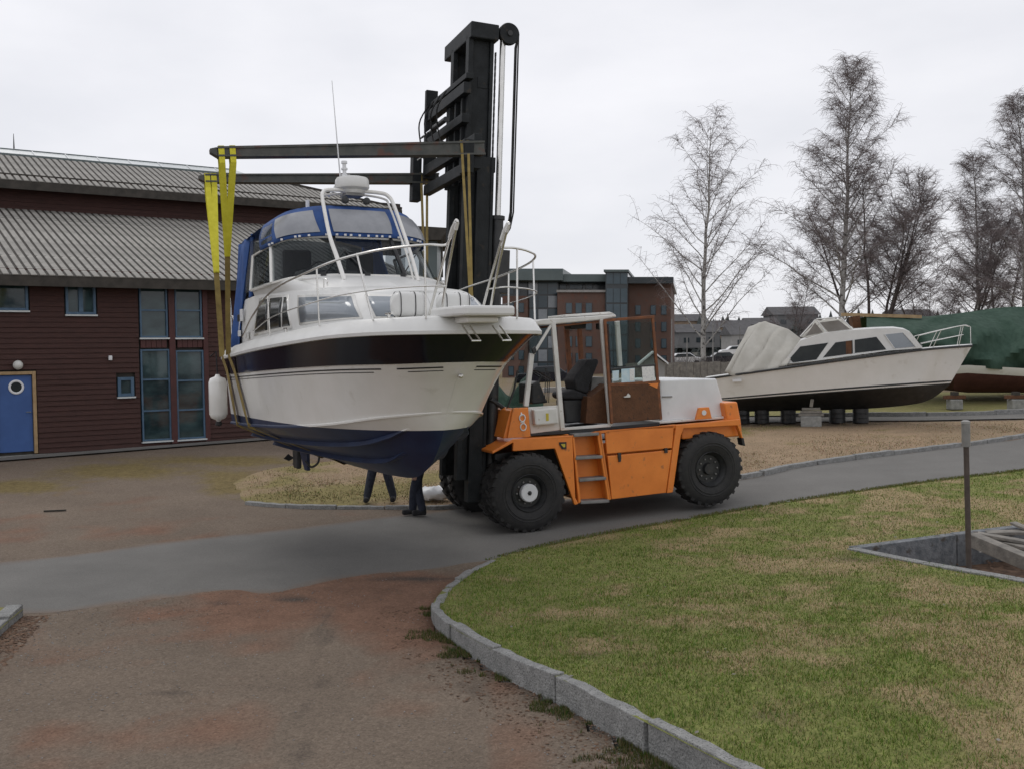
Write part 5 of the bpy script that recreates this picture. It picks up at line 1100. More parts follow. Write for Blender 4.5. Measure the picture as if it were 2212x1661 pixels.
# flat entrance canopy at the far right end
cy = 44; pts = [(902, 489), (984, 494), (984, 498), (962, 505), (952, 519), (902, 519)]
mb = MB(); mb.prism([at(*q_, cy) for q_ in pts], (0.6, 5, 0)); mb.build('entrance_canopy', 'dark_wood', bld)
MB().prism([at(*q_, cy+.5) for q_ in ((905, 518), (944, 518), (944, 600), (905, 600))], (0, 3, 0)).build('entrance_wall', 'slate_green', bld)
MB().tube([at(954, 515, cy+.3), at(955, 600, cy+.3)], .05, 8).build('canopy_post', 'dark_wood', bld)
# narrow paved strip along the wall
sp_ = [Wp(UL, .1, 0), Wp(UR, .1, 0), Wp(UR, .7, 0), Wp(UL, .7, 0)]
sheet('pavement', [(p.x, p.y) for p in sp_], lambda x, y: np.maximum(H(x, y)+.05, .68), .5, 'asphalt', attrf=lambda x, y: np.c_[x*0, x*0+.1, x*0+.5*(fbm(x, y, .5)), x*0+1])

# ================================================================== BRICK OFFICE FAR BEHIND
OD = 88.0; off = thing('office_block', at(1300, 812, OD+8), 'far brick office block with dark glass tower and flat overhanging roofs', 'building')
def obox(name, x0, y0, x1, y1, d, th, m, bevel=0):
    P = [at(x0, y1, d), at(x1, y1, d), at(x1, y0, d), at(x0, y0, d)]; ax, bx, zt, zb = P[0].x, P[1].x, P[2].z, P[0].z
    mb = MB(); sk = Vector((.18, 1, 0))*th
    A, Bv, Cc, Dd = P; mb.prism([A, Bv, Cc, Dd], sk); return mb.build(name, m, off)
def owin(x0, y0, x1, y1, d, frame='office_dark'):
    w_ = obox('window', x0, y0, x1, y1, d-.05, .3, frame); o = obox('pane', x0+1.2, y0+1.2, x1-1.2, y1-1.2, d-.12, .05, 'office_glass'); o.parent = w_; return w_
obox('brick_wall', 1085, 640, 1140, 830, OD, 14, 'brick'); obox('glass_wall', 1139, 606, 1206, 830, OD+1, 12, 'office_dark'); obox('upper_storey', 1078, 606, 1140, 642, OD+1, 12, 'office_dark')
for r in range(7):
    for c in range(3):
        x = 1142+c*21; y = 611+r*29; obox('pane', x, y, x+19, y+25, OD+.9, .08, 'office_glass' if (r+c) % 3 else 'tint_window')
for x in (1098, 1112): owin(x, 618, x+12, 637, OD+1)
for r in range(5):
    for x in (1098, 1120): owin(x, 655+r*34, x+12, 676+r*34, OD)
obox('roof_slab', 1066, 586, 1216, 606, OD-1.2, 16, 'slate_green'); obox('roof_slab', 1098, 581, 1216, 588, OD-.8, 14, 'slate_green')
obox('brick_wall', 1204, 631, 1307, 830, OD-1.5, 14, 'brick'); obox('wall_cap', 1202, 627, 1309, 632, OD-1.7, 6, 'wall_pale')
for r in range(5):
    for x in (1222, 1243, 1265): owin(x, 655+r*36, x+14, 678+r*36, OD-1.5)
obox('upper_storey', 1206, 608, 1310, 630, OD+2, 10, 'office_dark')
for x in (1208, 1229, 1243, 1265): owin(x, 614, x+16, 626, OD+2, 'wall_pale')
obox('roof_slab', 1214, 593, 1312, 609, OD-.5, 14, 'slate_green')
obox('glass_tower', 1308, 586, 1356, 830, OD-2, 12, 'office_dark')
for r in range(7):
    for c in range(3): x = 1310+c*15.3; y = 590+r*34; obox('pane', x, y, x+14, y+(30 if r else 24), OD-2.1, .08, 'office_glass')
obox('roof_slab', 1304, 583, 1358, 588, OD-2.4, 13, 'slate_green')
obox('brick_wall', 1356, 608, 1449, 830, OD, 16, 'brick'); obox('roof_slab', 1352, 599, 1455, 613, OD-.8, 17, 'office_dark')
for r in range(4):
    for x in (1372, 1405, 1428): owin(x, 660+r*36, x+12, 681+r*36, OD)

# ================================================================== WHITE BOAT ON BLOCKS
QD = Vector((.955, -.297, 0)).normalized(); QS = Vector((.297, .955, 0)).normalized()   # bow direction, away from the camera
Q0 = Vector((at(1830, 800, 32.0).x, 32.0, 0))
def qpx(px, py, s): p = on_plane(px, py, Q0+QS*s, QS)-Q0; return p.dot(QD), p.z
def Qp(a, s, z): return Vector((Q0.x+QD.x*a+QS.x*s, Q0.y+QD.y*a+QS.y*s, z))
qr = G(1830, 912); wbt = thing('day_cruiser', Qp(0, 1.2, qr.z), 'smaller white cabin boat with beige canvas aft cover, chocked up on blocks', 'boat')
QW = 1.25
sheer = [qpx(*p, -QW*k) for p, k in (((1548, 816), 0.0+.9), ((1697, 795), 0.3), ((1859, 773), .3), ((1986, 757), .3), ((2100, 748), 1.0))]
# half breadths along the sheer, from stern to bow
qs = [(0, 1.16), (.25, 1.32), (.5, 1.38), (.75, 1.16), (.9, .66), (1, .0)]
def hb(f): return float(np.interp(f, [a for a, _ in qs], [b for _, b in qs]))
def line3(pts, bk, fr):                                # picture points on the near side -> (a, s, z), s chosen from the breadth table
    out = []
    for (px, py), f in zip(pts, fr): s = -hb(f)*bk; a, z = qpx(px, py, s); out.append((a, s, z))
    return out
fr = [0, .27, .56, .79, .93, 1.0]
SH = line3([(1520, 819), (1697, 795), (1859, 773), (1986, 757), (2050, 751), (2100, 747.5)], 1, fr)
WL = line3([(1520, 869), (1697, 855), (1859, 843), (1965, 836), (2010, 833), (2052, 830)], .82, fr)
KL = line3([(1530, 890), (1697, 887), (1859, 883), (1965, 874), (2012, 861), (2052, 831)], 0.0, fr)
mb = MB(); n = 40
for sd in (1, -1):
    A, Bb, K = spl(SH, n), spl(WL, n), spl(KL, n); fx = lambda p: Qp(p[0], sd*p[1], p[2]); rows = []
    for v in (0, .35, .7, 1): rows.append([fx(tuple(k*(1-v)+b*v for k, b in zip(K[i], Bb[i]))) for i in range(n)])
    for v in (.03, .15, .3, .5, .75, 1): rows.append([fx(tuple((b*(1-v)+a*v)*(1 if j != 1 else 1-.12*math.sin(math.pi*v)*(i/n)**2) for j, (b, a) in enumerate(zip(Bb[i], A[i])))) for i in range(n)])
    mb.grid(rows, flip=sd > 0, mis=[1, 1, 1, 1]+[0]*5)
qh = mb.build('hull', ['gelcoat', 'black_paint'], wbt, smooth=True, angle=30)
for nm, o0, o1, m in (('rub_rail', .0, .07, 'black_paint'), ):
    for sd in (1, -1): MB().tube([Qp(p[0], sd*(p[1]-.02), p[2]) for p in spl(SH, 40)], .035, 6).build(nm, m, wbt, smooth=True)
for sd in (1, -1): MB().grid([[Qp(p[0], sd*(p[1]*1.0-.012), p[2]+d) for p in spl([tuple(b*.93+a*.07 for a, b in zip(x, y)) for x, y in zip(SH, WL)], 40)] for d in (0, .05)], flip=sd > 0).build('boot_stripe', 'black_paint', qh)
A = spl(SH, n); MB().grid([[Qp(p[0], p[1]*f, p[2]+.06*(1-f*f)) for p in A] for f in np.linspace(1, -1, 9)]).build('deck', 'deck_white', wbt, smooth=True)
def zC(x, y): return 1509.6+.3175*x, 635.6+.3175*y
def qpoly(name, pts, s0, s1, m, par=None, bevel=.01, mirror=True):
    for k in ((1, -1) if mirror else (1,)):
        az_ = [qpx(*zC(*p), s0) for p in pts]; o = MB().prism([Qp(a, k*s0, z) for a, z in az_], QS*((s1-s0)*k)).build(name, m, par or wbt, bevel=bevel)
    return o
cs = -1.08
cab_pts = [(565, 478), (690, 318), (850, 268), (1000, 250), (1200, 236), (1330, 232), (1400, 242), (1440, 262), (1525, 368), (1300, 385), (1000, 425), (800, 455)]
az_ = [qpx(*zC(*p), cs) for p in cab_pts]; rows = []
for f in np.linspace(-1, 1, 11):
    rows.append([Qp(a, cs*f*(1-.10*max(0, (z-3.0))), z+(.07*(1-f*f) if i in range(1, 8) else 0)) for i, (a, z) in enumerate(az_)])
MB().grid([[r[i] for i in range(0, 9)] for r in rows]).build('cabin_top', 'deck_white', wbt, smooth=True, angle=50)
for k in (1, -1): MB().prism([Qp(a, k*cs, z) for a, z in az_], QS*(.03*k)).build('cabin_side', 'deck_white', wbt)
for pts in ([(618, 440), (690, 358), (880, 332), (800, 446), (640, 466)], [(845, 432), (930, 330), (1045, 315), (1048, 405)], [(1060, 312), (1208, 292), (1276, 378), (1062, 402)]): qpoly('side_window', pts, cs-.01, cs+.01, 'dark_window', bevel=0)
qpoly('side_window', [(1265, 277), (1390, 263), (1476, 358), (1335, 370)], cs-.01, cs+.01, 'tint_window', bevel=0)
qpoly('curtain', [(1000, 322), (1040, 318), (1040, 408), (1002, 410)], cs-.014, cs-.01, 'rust', bevel=0, mirror=False)
for p, q_ in (((1050, 312), (1056, 404)), ((1262, 275), (1332, 372)), ((1390, 262), (1478, 360))):
    a, b = qpx(*zC(*p), cs-.02), qpx(*zC(*q_), cs-.02); MB().tube([Qp(a[0], cs-.02, a[1]), Qp(b[0], cs-.02, b[1])], .015, 5).build('window_frame', 'deck_white', wbt)
# front screen across the cabin
a, b = qpx(*zC(1440, 262), cs), qpx(*zC(1525, 368), cs); MB().add([Qp(b[0]+.012, cs*.85, b[1]+.06), Qp(b[0]+.012, -cs*.85, b[1]+.06), Qp(a[0]+.012, -cs*.8, a[1]-.03), Qp(a[0]+.012, cs*.8, a[1]-.03)], [(0, 1, 2, 3)]).build('front_window', 'tint_window', wbt)
# pulpit
def qtube(name, pts, r=.014, m='steel'): return MB().tube([Vector(catmull([tuple(p) for p in pts], s)) for s in np.linspace(0, len(pts)-1, max(2, 6*(len(pts)-1)))], r, 6).build(name, m, wbt, smooth=True)
def qs3(x, y, s): a, z = qpx(*zC(x, y), s); return Qp(a, s, z)
for sd in (-1, 1):
    P = [(1500, 282, .85), (1650, 245, .6), (1800, 214, .25), (1842, 222, .05)]; T = [qs3(x, y, -s) for x, y, s in P]
    if sd == 1: T = [Vector((t.x, t.y, t.z))+QS*(2*s) for t, (_, _, s) in zip(T, P)]
    qtube('pulpit_rail', T); M_ = [T[0].lerp(T[0]-UZ*.25, 1)+QD*.05, T[1]-UZ*.28, T[2]-UZ*.28]; qtube('pulpit_rail', M_, .01)
    for i, dz in ((0, .62), (1, .66), (2, .72)): qtube('pulpit_post', [T[i], T[i]-UZ*dz-QD*(.3 if i < 2 else .15)], .012)
qtube('pulpit_post', [qs3(1848, 222, 0), qs3(1850, 345, 0)], .012)
# canvas
def canvas(name, ridge, edge, hw0, hw1, m, fold=.05, seed=1):
    rows = []; R_ = random.Random(seed)
    n_ = 60; rd = spl(ridge, n_); ed = spl(edge, n_)
    for v in np.linspace(-1, 1, 41):
        r = []; c = abs(v)
        for i in range(n_):
            a0, z0 = rd[i]; a1, z1 = ed[i]; k = c**1.6; w_ = hw0+(hw1-hw0)*k; a = a0*(1-k)+a1*k; z = z0*(1-k)+z1*k
            z += fold*(vnoise(i*.26, v*3+5, 1, seed)-.5)*2*(1-k*.5); cr_ = abs(math.sin(i*.21+4*c+2.5*vnoise(i*.08, v*2, 1, seed)))**.5*.09*min(1, c*2)*(1 if v > 0 else -1); r.append(Qp(a+.04*vnoise(i*.2, c*4, 1, seed+3), v*w_*(.5+.5*math.sin(min(1, c*1.2)*math.pi/2))+cr_, z-.05*abs(math.sin(i*.13+c*3))))
        rows.append(r)
    return MB().grid(rows).build(name, m, wbt, smooth=True, solid=.008)
q2 = lambda x, y: qpx(*zC(x, y), -.6)
canvas('aft_cover', [q2(322, 222), q2(392, 186), q2(470, 190), q2(570, 222), q2(690, 296)], [q2(185, 525), q2(260, 545), q2(400, 520), q2(520, 500), q2(600, 470)], 1.05, 1.22, 'beige_canvas', .014, 3)
canvas('hatch_tent', [q2(790, 172), q2(860, 160), q2(955, 158), q2(1010, 200)], [q2(690, 295), q2(800, 282), q2(960, 255), q2(1070, 243)], .55, .8, 'beige_canvas', .02, 5)
for p, q_ in (((800, 175), (865, 262)), ((965, 160), (1050, 245)), ((795, 175), (690, 290)), ((800, 172), (960, 158))): MB().tube([qs3(*p, -.78), qs3(*q_, -.78)], .022, 5).build('tent_edging', 'deck_white', wbt)
for k_ in (1, -1):
    tp = [qpx(*zC(*p), -.80) for p in ((822, 195), (950, 178), (1030, 240), (878, 256))]; MB().prism([Qp(a, -.80*k_, z) for a, z in tp], QS*(.012*k_)).build('tent_window', 'tent_vinyl', wbt)
    tp = [qpx(*zC(*p), -.80) for p in ((790, 195), (845, 262), (730, 285))]; MB().prism([Qp(a, -.80*k_, z) for a, z in tp], QS*(.012*k_)).build('tent_window', 'tent_vinyl', wbt)
qpoly('hull_plate', [(228, 580), (288, 576), (290, 594), (230, 596)], -1.32, -1.25, 'hood_white', bevel=0, mirror=False)
# supports
def sup(x0, x1, y0, y1, s, kind, label):
    cx_ = (x0+x1)/2; a, zt_ = qpx(*zC(cx_, y0), s); base = Qp(a, s, 0); base.z = Hs(base.x, base.y)+.03; r = (qpx(*zC(x1, y0), s)[0]-qpx(*zC(x0, y0), s)[0])/2
    if kind == 'drum':
        h_ = zt_-base.z; mb = MB(); mb.lathe(base, UZ, [(0, r), (h_*.3, r), (h_*.33, r*1.04), (h_*.36, r), (h_*.63, r), (h_*.66, r*1.04), (h_*.69, r), (h_, r)], 20)
        solo(mb, 'drum', 'black_paint', base, label, 'drum', 'dark drums under the white boat', smooth=True)
    return base, r, zt_
for i, (x0, x1, lb) in enumerate(((255, 345, 'leftmost dark drum under the white boat, half behind the forklift'), (378, 478, 'second dark drum from the left under the white boat'), (555, 660, 'dark drum just left of the concrete block and prop'), (885, 997, 'dark drum just right of the concrete block and prop'), (1045, 1155, 'rightmost dark drum under the white boat'))): sup(x0, x1, 785 if i < 3 else 775, 890, .1, 'drum', lb)
a, z = qpx(*zC(765, 900), -.9); b_ = Qp(a, -.9, Hs(*Qp(a, -.9, 0).to_2d())+.03); pr = thing('prop', b_, 'pale concrete block with stacked wood and a short prop holding the white boat', 'boat prop')
mb = MB(); mb.box(b_+UZ*.16, .62, .4, .32, QD, QS); mb.build('concrete_block', 'concrete', pr, bevel=.02)
for k in range(3): mb = MB(); mb.box(b_+UZ*(.36+.09*k), .75-.1*k, .16, .075, QD, QS); mb.build('timber', 'old_plank', pr, bevel=.008)
a2, z2 = qpx(*zC(772, 712), -.9); MB().beam(b_+UZ*.6, Qp(a2, -.9, z2), .12, .1).build('prop_post', 'old_plank', pr, bevel=.008)

# ================================================================== BOAT UNDER THE GREEN TARPAULIN
GD = 36.5
def g3(px, py, d=GD): return at(px, py, d)
gb = thing('covered_boat', G(2250, 880), 'boat with dark red bottom hidden under a rumpled green tarpaulin at the right edge', 'boat')
rows = []; N1 = 130
for j, v in enumerate(np.linspace(0, 1, 16)):
    r = []
    for i in range(N1):
        f = i/(N1-1); px = 1872+f*620; top = np.interp(px, [1872, 2000, 2090, 2150, 2212, 2500], [682, 684, 674, 666, 664, 650]); bot = np.interp(px, [1872, 1960, 2040, 2085, 2130, 2212, 2300, 2500], [748, 752, 770, 792, 795, 800, 790, 795])
        py = top+(bot-top)*v; d = GD+1.4-2.3*math.sin(min(1, v*1.25)*math.pi/2)+.13*(abs(math.sin(f*21+4*v+3*vnoise(i*.1, v*2, 1, 3)))-.5)*(.35+v)*2+.35*(vnoise(i*.12, j*.4, 1, 8)-.5)*1.6
        r.append(at(px, py+3*(vnoise(i*.12, j*.7, 1, 4)-.5), d))
    rows.append(r)
rows2 = [[Vector((p.x, 2*(GD+1.4)-p.y, p.z)) for p in r] for r in rows[1:]]
MB().grid(rows2[::-1]+rows).build('tarpaulin', 'green_tarp', gb, smooth=True)
hl = [(1990, 795, 815), (2060, 791, 842), (2090, 789, 846), (2212, 796, 846), (2350, 800, 850), (2500, 800, 850)]
mb = MB(); rows = [[at(x, t, GD-.9+(1.2 if x < 2060 else 0)) for x, t, b in hl], [at(x, t+(17 if x > 2050 else 8), GD-.8+(1.1 if x < 2060 else 0)) for x, t, b in hl], [at(x, b, GD-.0+(1.1 if x < 2060 else 0)) for x, t, b in hl], [at(x, b+2, GD+1.2) for x, t, b in hl]]
mb.grid(rows, mis=[0, 1, 1]); mb.grid([[Vector((p.x, 2*(GD+1.2)-p.y, p.z)) for p in r] for r in rows], mis=[0, 1, 1], flip=True); mb.build('hull', ['gelcoat', 'red_bottom'], gb, smooth=True)
MB().beam(g3(1818, 680, GD+1.2), g3(1990, 685, GD+1.2), .12, .12).build('ridge_pole', 'tan_wood', gb)
MB().beam(g3(1845, 684, GD+1.3), g3(1852, 730, GD+1.3), .35, .3).build('ridge_support', 'rust', gb)
def gsup(px, pt_, label):
    b = G(px, 884, .06); q_ = at(px, pt_, b.y); r = thing('prop', b, label, 'boat prop')
    mb = MB(); mb.box(b+UZ*.17, .42, .4, .34); mb.build('concrete_block', 'concrete', r, bevel=.03); mb = MB(); mb.box(b+UZ*.42, .7, .2, .12); mb.build('timber', 'rust', r, bevel=.01)
    mb = MB(); mb.beam(b+UZ*.48, q_, .22, .2); mb.build('prop_post', 'dark_wood', r)
gsup(2062, 846, 'pale concrete block and dark post under the green-covered boat, near its bow'); gsup(2194, 846, 'block with reddish timber under the green-covered boat at the right edge')

# ================================================================== PEOPLE AND SMALL THINGS
def person(base, heading, label, feet, hands='down', jm='jacket'):
    hd = Vector((math.sin(heading), math.cos(heading), 0)); rt = Vector((hd.y, -hd.x, 0)); root = thing('person', base, label, 'person')
    L = lambda r, f, z: base+rt*r+hd*f+UZ*z
    v = [L(0, 0, .95), L(0, .0, 1.12), L(0, .01, 1.32), L(0, .0, 1.46), L(0, .03, 1.54)]; R_ = [.15, .145, .165, .12, .06]; e = [(0, 1), (1, 2), (2, 3), (3, 4)]
    v += [L(0, .05, 1.62), L(0, .05, 1.70)]; R_ += [.085, .085]; e += [(4, 5), (5, 6)]
    for s in (1, -1):
        fx, fy = feet[0 if s > 0 else 1]; b = len(v)
        v += [L(.10*s, 0, .88), L((.10*s+fx)/2, .04+fy/2, .48), L(fx, fy, .10), L(fx, fy+.06, .05), L(fx, fy+.2, .04)]; R_ += [.125, .10, .088, .06, .048]; e += [(0, b), (b, b+1), (b+1, b+2), (b+2, b+3), (b+3, b+4)]
        b = len(v); v += [L(.20*s, 0, 1.42), L(.27*s, -.02, 1.14), L(.27*s, .10, .90), L(.265*s, .13, .82)]; R_ += [.07, .052, .038, .03]; e += [(3, b), (b, b+1), (b+1, b+2), (b+2, b+3)]
    me = bpy.data.meshes.new('body'); me.from_pydata([tuple(p-base) for p in v], e, []); o = bpy.data.objects.new('body', me); C.objects.link(o)
    o.modifiers.new('skin', 'SKIN'); 
    for i, sv in enumerate(me.skin_vertices[0].data): sv.radius = (R_[i], R_[i]); sv.use_root = (i == 0)
    o.modifiers.new('sub', 'SUBSURF').levels = 2; dg_ = bpy.context.evaluated_depsgraph_get(); me2 = bpy.data.meshes.new_from_object(o.evaluated_get(dg_)); bpy.data.objects.remove(o)
    for m in ('cloth_dark', jm, 'skin', 'black_fabric'): me2.materials.append(MATS[m])
    for p in me2.polygons:
        z = p.center.z; r = abs(p.center.dot(rt)); p.material_index = 3 if z < .1 else 2 if (z > 1.53 or (r > .2 and z < .88 and z > .7)) else 1 if (z > .92 or r > .21) else 0
    me2.shade_smooth(); ob = bpy.data.objects.new('body', me2); C.objects.link(ob); ob.parent = root
    MB().lathe(L(0, .03, 1.66), UZ, [(.0, .1), (.06, .105), (.12, .08), (.15, .02)], 14).build('hair', 'hair', root, smooth=True)
    for s in (1, -1):
        mb = MB()
        for k in range(4): mb.tube([L(.262*s, .13+.022*(k-1.5), .82), L(.25*s, .14+.022*(k-1.5), .76-(.01 if k in (0, 3) else 0)), L(.235*s, .145+.02*(k-1.5), .72)], [.01, .009, .006], 6)
        mb.tube([L(.25*s, .165, .84), L(.235*s, .19, .79), L(.23*s, .19, .765)], [.011, .01, .007], 6); mb.build('hand', 'skin', root, smooth=True)
    mb = MB()
    for fx, fy in feet: c = L(fx, fy+.07, .055); mb.box(c, .105, .29, .11, rt, hd); mb.box(c+UZ*.05-hd*.08, .10, .12, .12, rt, hd)
    mb.build('shoes', 'black_fabric', root, bevel=.035)
    return root
pa, pb2 = G(793, 1088), G(850, 1086); m_ = (pa+pb2)/2
person(Vector((m_.x, m_.y, Hs(m_.x, m_.y)+.05)), math.pi, 'person in dark trousers standing legs apart on the verge behind the keel', [((pb2-pa).length/2, .02), (-(pb2-pa).length/2, -.02)])
pa = G(905, 1114); person(Vector((pa.x, pa.y, Hs(pa.x, pa.y)+.03)), math.radians(-110), 'person in dark trousers standing sideways on the road close to the forklift wheel', [(-.10, -.05), (.10, .10)])
bgp = G(938, 1080, .04); mb = MB(); rows = []
for i in range(9):
    f = i/8; k = math.sin(math.pi*min(.97, max(.03, f)))**.4; rows.append([bgp+Vector(((f-.5)*.8, .22*math.cos(a)*k, max(0, .15+.15*math.sin(a)*k+.03*math.sin(i*2+a*3)))) for a in np.linspace(0, 6.283, 15)])
mb.grid(rows); solo(mb, 'plastic_sack', 'hood_white', bgp, 'crumpled white sack lying on the verge behind the forklift wheel', 'sack', smooth=True)

# ================================================================== FAR SHORE
def hillz(x, y): return 6.0+11*np.clip((y-260)/260, 0, 1)+5*(fbm(x, y, .012, 40)-.5)
hx = np.linspace(-260, 420, 70); hy = np.concatenate([[170, 180, 200], np.linspace(230, 620, 18)]); rows = []
for y in hy: rows.append([Vector((x, y, -1.0 if y < 175 else float(np.interp(y, [175, 230, 260], [1.5, 3.0, 4.5]) if y < 260 else hillz(x, y)-1.5))) for x in hx])
o = MB().grid(rows).build('hill', 'hillside', None, smooth=True); o['kind'] = 'structure'
mb = MB(); R5 = random.Random(5)
for k in range(2200):
    y = R5.uniform(215, 430); x = R5.uniform(-.05, .56)*y; z = float(np.interp(y, [175, 230, 260], [1.5, 3.0, 4.5]) if y < 260 else hillz(x, y)-1.5); h_ = R5.uniform(2, 4.5)*(1.7 if R5.random() < .08 else 1); r = h_*R5.uniform(.3, .55)
    for s_, f in ((1, 0), (.72, .35), (.42, .66)):
        n_ = 6; c = Vector((x, y, z+h_*f)); ring = [c+Vector((math.cos(a+s_)*r*s_*R5.uniform(.6, 1.2), math.sin(a+s_)*r*s_, R5.uniform(-.4, .4))) for a in np.linspace(0, 6.28, n_, endpoint=False)]; mb.add(ring+[c+Vector((0, 0, h_*.48))], [(i, (i+1) % n_, n_) for i in range(n_)])
solo(mb, 'conifer_wood', 'conifer', Vector((80, 300, 3)), 'dark distant conifer wood along the low hill behind the boats', 'wood', kind='stuff')
def house(px, py, d, w_, h_, dp, wm, label):
    c = at(px, py, d); r = thing('house', c, label, 'house'); X_, Y_ = Vector((1, .15, 0)).normalized(), Vector((-.15, 1, 0)).normalized()
    mb = MB(); mb.box(c+UZ*h_/2, w_, dp, h_, X_, Y_); mb.build('wall', wm, r)
    A = [c+X_*(w_*.55)*a+Y_*(dp*.55)*b+UZ*h_ for a, b in ((-1, -1), (1, -1), (1, 1), (-1, 1))]; R1_, R2_ = c-X_*w_*.55+UZ*(h_+dp*.3), c+X_*w_*.55+UZ*(h_+dp*.3)
    MB().add(A+[R1_, R2_], [(0, 1, 5, 4), (2, 3, 4, 5), (0, 4, 3), (1, 2, 5)]).build('roof', 'far_roof', r)
    for k in range(3): q_ = c+X_*(w_*(-.3+.3*k))-Y_*(dp*.5+.03)+UZ*h_*.5; mb = MB(); mb.box(q_, w_*.13, .1, h_*.32, X_, Y_); mb.build('window', 'office_dark', r)
house(1500, 752, 215, 9, 3.2, 6, 'wall_grey', 'grey distant house left of the birch trunk on the shore'); house(1568, 735, 250, 10, 3, 6, 'wall_ochre', 'ochre distant house right of the birch trunk')
house(1708, 712, 290, 13, 4, 8, 'wall_grey', 'grey distant house above the beige canvas tent'); house(1612, 755, 200, 8, 2.8, 6, 'wall_pale', 'low pale house just behind the beige aft cover')
house(1960, 708, 290, 12, 3, 7, 'wall_ochre', 'ochre distant house above the cabin of the white boat'); house(1478, 722, 290, 11, 3.5, 7, 'wall_ochre', 'distant ochre house high beside the brick office corner')
house(1640, 728, 260, 8, 3, 6, 'wall_grey', 'small distant grey house above the aft cover')
# timber quay wall and light poles by the water
qa, qb = G(1440, 842), G(1660, 842); qa = Vector((qa.x, 62, Hs(20, 62)-.3)); qb = Vector((qa.x+16, 63, qa.z)); qw = thing('timber_wall', (qa+qb)/2, 'weathered timber quay wall behind the birch trunk', 'wall')
k = 0
while k*.42 < (qb-qa).length: p = qa.lerp(qb, k*.42/(qb-qa).length); mb = MB(); mb.box(p+UZ*(.55+random.uniform(-.03, .03)), .38, .08, 1.3); mb.build('quay_board', 'old_plank', qw); k += 1
hg = thing('hedge_row', G(1560, 828), 'brown leafless hedge low behind the forklift hood', 'hedge'); mb = MB(); c0 = at(1440, 812, 70); R6 = random.Random(9)
for k in range(2600):
    p = c0+Vector((R6.uniform(0, 9), R6.uniform(-.8, .8), R6.uniform(-.3, .2))); q_ = p+Vector((R6.gauss(0, .4), R6.gauss(0, .3), R6.uniform(.3, 1.3))); mb.tube([p, q_], [.012, .006], 3, cap=False)
o = mb.build('hedge_twigs', 'bark_dark', hg); 
def pole(px, yb_, yt, d, label, r=.06, m='grey_metal'):
    a = at(px, yb_, d); b = at(px, yt, d); mb = MB(); mb.tube([a, b], [r, r*.6], 8); solo(mb, 'mast_pole', m, a, label, 'pole', smooth=True)
pole(1451, 830, 690, 66, 'grey light pole at the right corner of the brick office'); pole(1484, 836, 730, 64, 'thin grey pole between the office and the birch'); pole(1540, 838, 700, 64, 'pale pole just right of the birch trunk'); pole(1598, 800, 705, 80, 'slender pole above the beige aft cover', .05)
def car(px, py, d, col, label):
    c = at(px, py, d); r = thing('parked_car', c, label, 'car', 'cars parked on the far quay'); MATS.setdefault(col, None)
    prof = [(-2.1, .35), (-2.15, .75), (-1.9, .95), (-1.2, 1.0), (-.7, 1.42), (.7, 1.45), (1.3, 1.02), (2.0, .9), (2.15, .6), (2.1, .35)]
    MB().prism([c+Vector((a, -.8, z)) for a, z in prof], (0, 1.6, 0)).build('body', col, r, bevel=.08)
    MB().prism([c+Vector((a, -.83, z)) for a, z in ((-1.1, 1.0), (-.65, 1.36), (.65, 1.38), (1.15, 1.03))], (0, 1.66, 0)).build('windows', 'office_dark', r)
    for a in (-1.35, 1.35): MB().lathe(c+Vector((a, -.86, .32)), (0, 1, 0), [(0, .2), (0, .32), (.2, .32)], 14).build('wheel', 'black_rubber', r)
car(1475, 792, 110, 'hood_white', 'white distant car left of the birch trunk'); car(1560, 790, 112, 'navy', 'dark distant car right of the birch trunk'); car(1590, 772, 130, 'hood_white', 'white distant car close to the beige cover'); car(1180, 836, 70, 'navy', 'dark blue car seen through the forklift cab front')
# small white gabled booth behind the cab door
tb = thing('white_booth', at(1410, 835, 52), 'small white gabled booth seen behind the open cab door', 'booth')
P = [at(x, y, 52) for x, y in ((1388, 835), (1388, 784), (1412, 766), (1436, 786), (1436, 835))]; MB().prism(P, (0.3, 2.4, 0)).build('booth_wall', 'wall_pale', tb)
for (x0, y0), (x1, y1) in (((1380, 790), (1412, 763)), ((1412, 763), (1444, 788))): a, b = at(x0, y0, 51.7), at(x1, y1, 51.7); MB().prism([a, b, b+UZ*.1, a+UZ*.1], (0.3, 3, 0)).build('booth_roof', 'hood_white', tb)
# green covered stack behind the cruiser's bow
gs_ = G(1110, 905); mb = MB(); rows = []
for i in range(12):
    f = i/11; rows.append([Vector((gs_.x-1.2+2.4*f, gs_.y+4+1.0*math.cos(a), gs_.z+max(0, 1.35*math.sin(a))*(.8+.3*math.sin(i))+.06*math.sin(i*3+a*5))) for a in np.linspace(0, math.pi, 12)])
mb.grid(rows); solo(mb, 'covered_stack', 'green_tarp', Vector((gs_.x, gs_.y+4, gs_.z)), 'green tarpaulin stack seen between the cruiser bow and the forklift cab', 'tarpaulin', smooth=True)

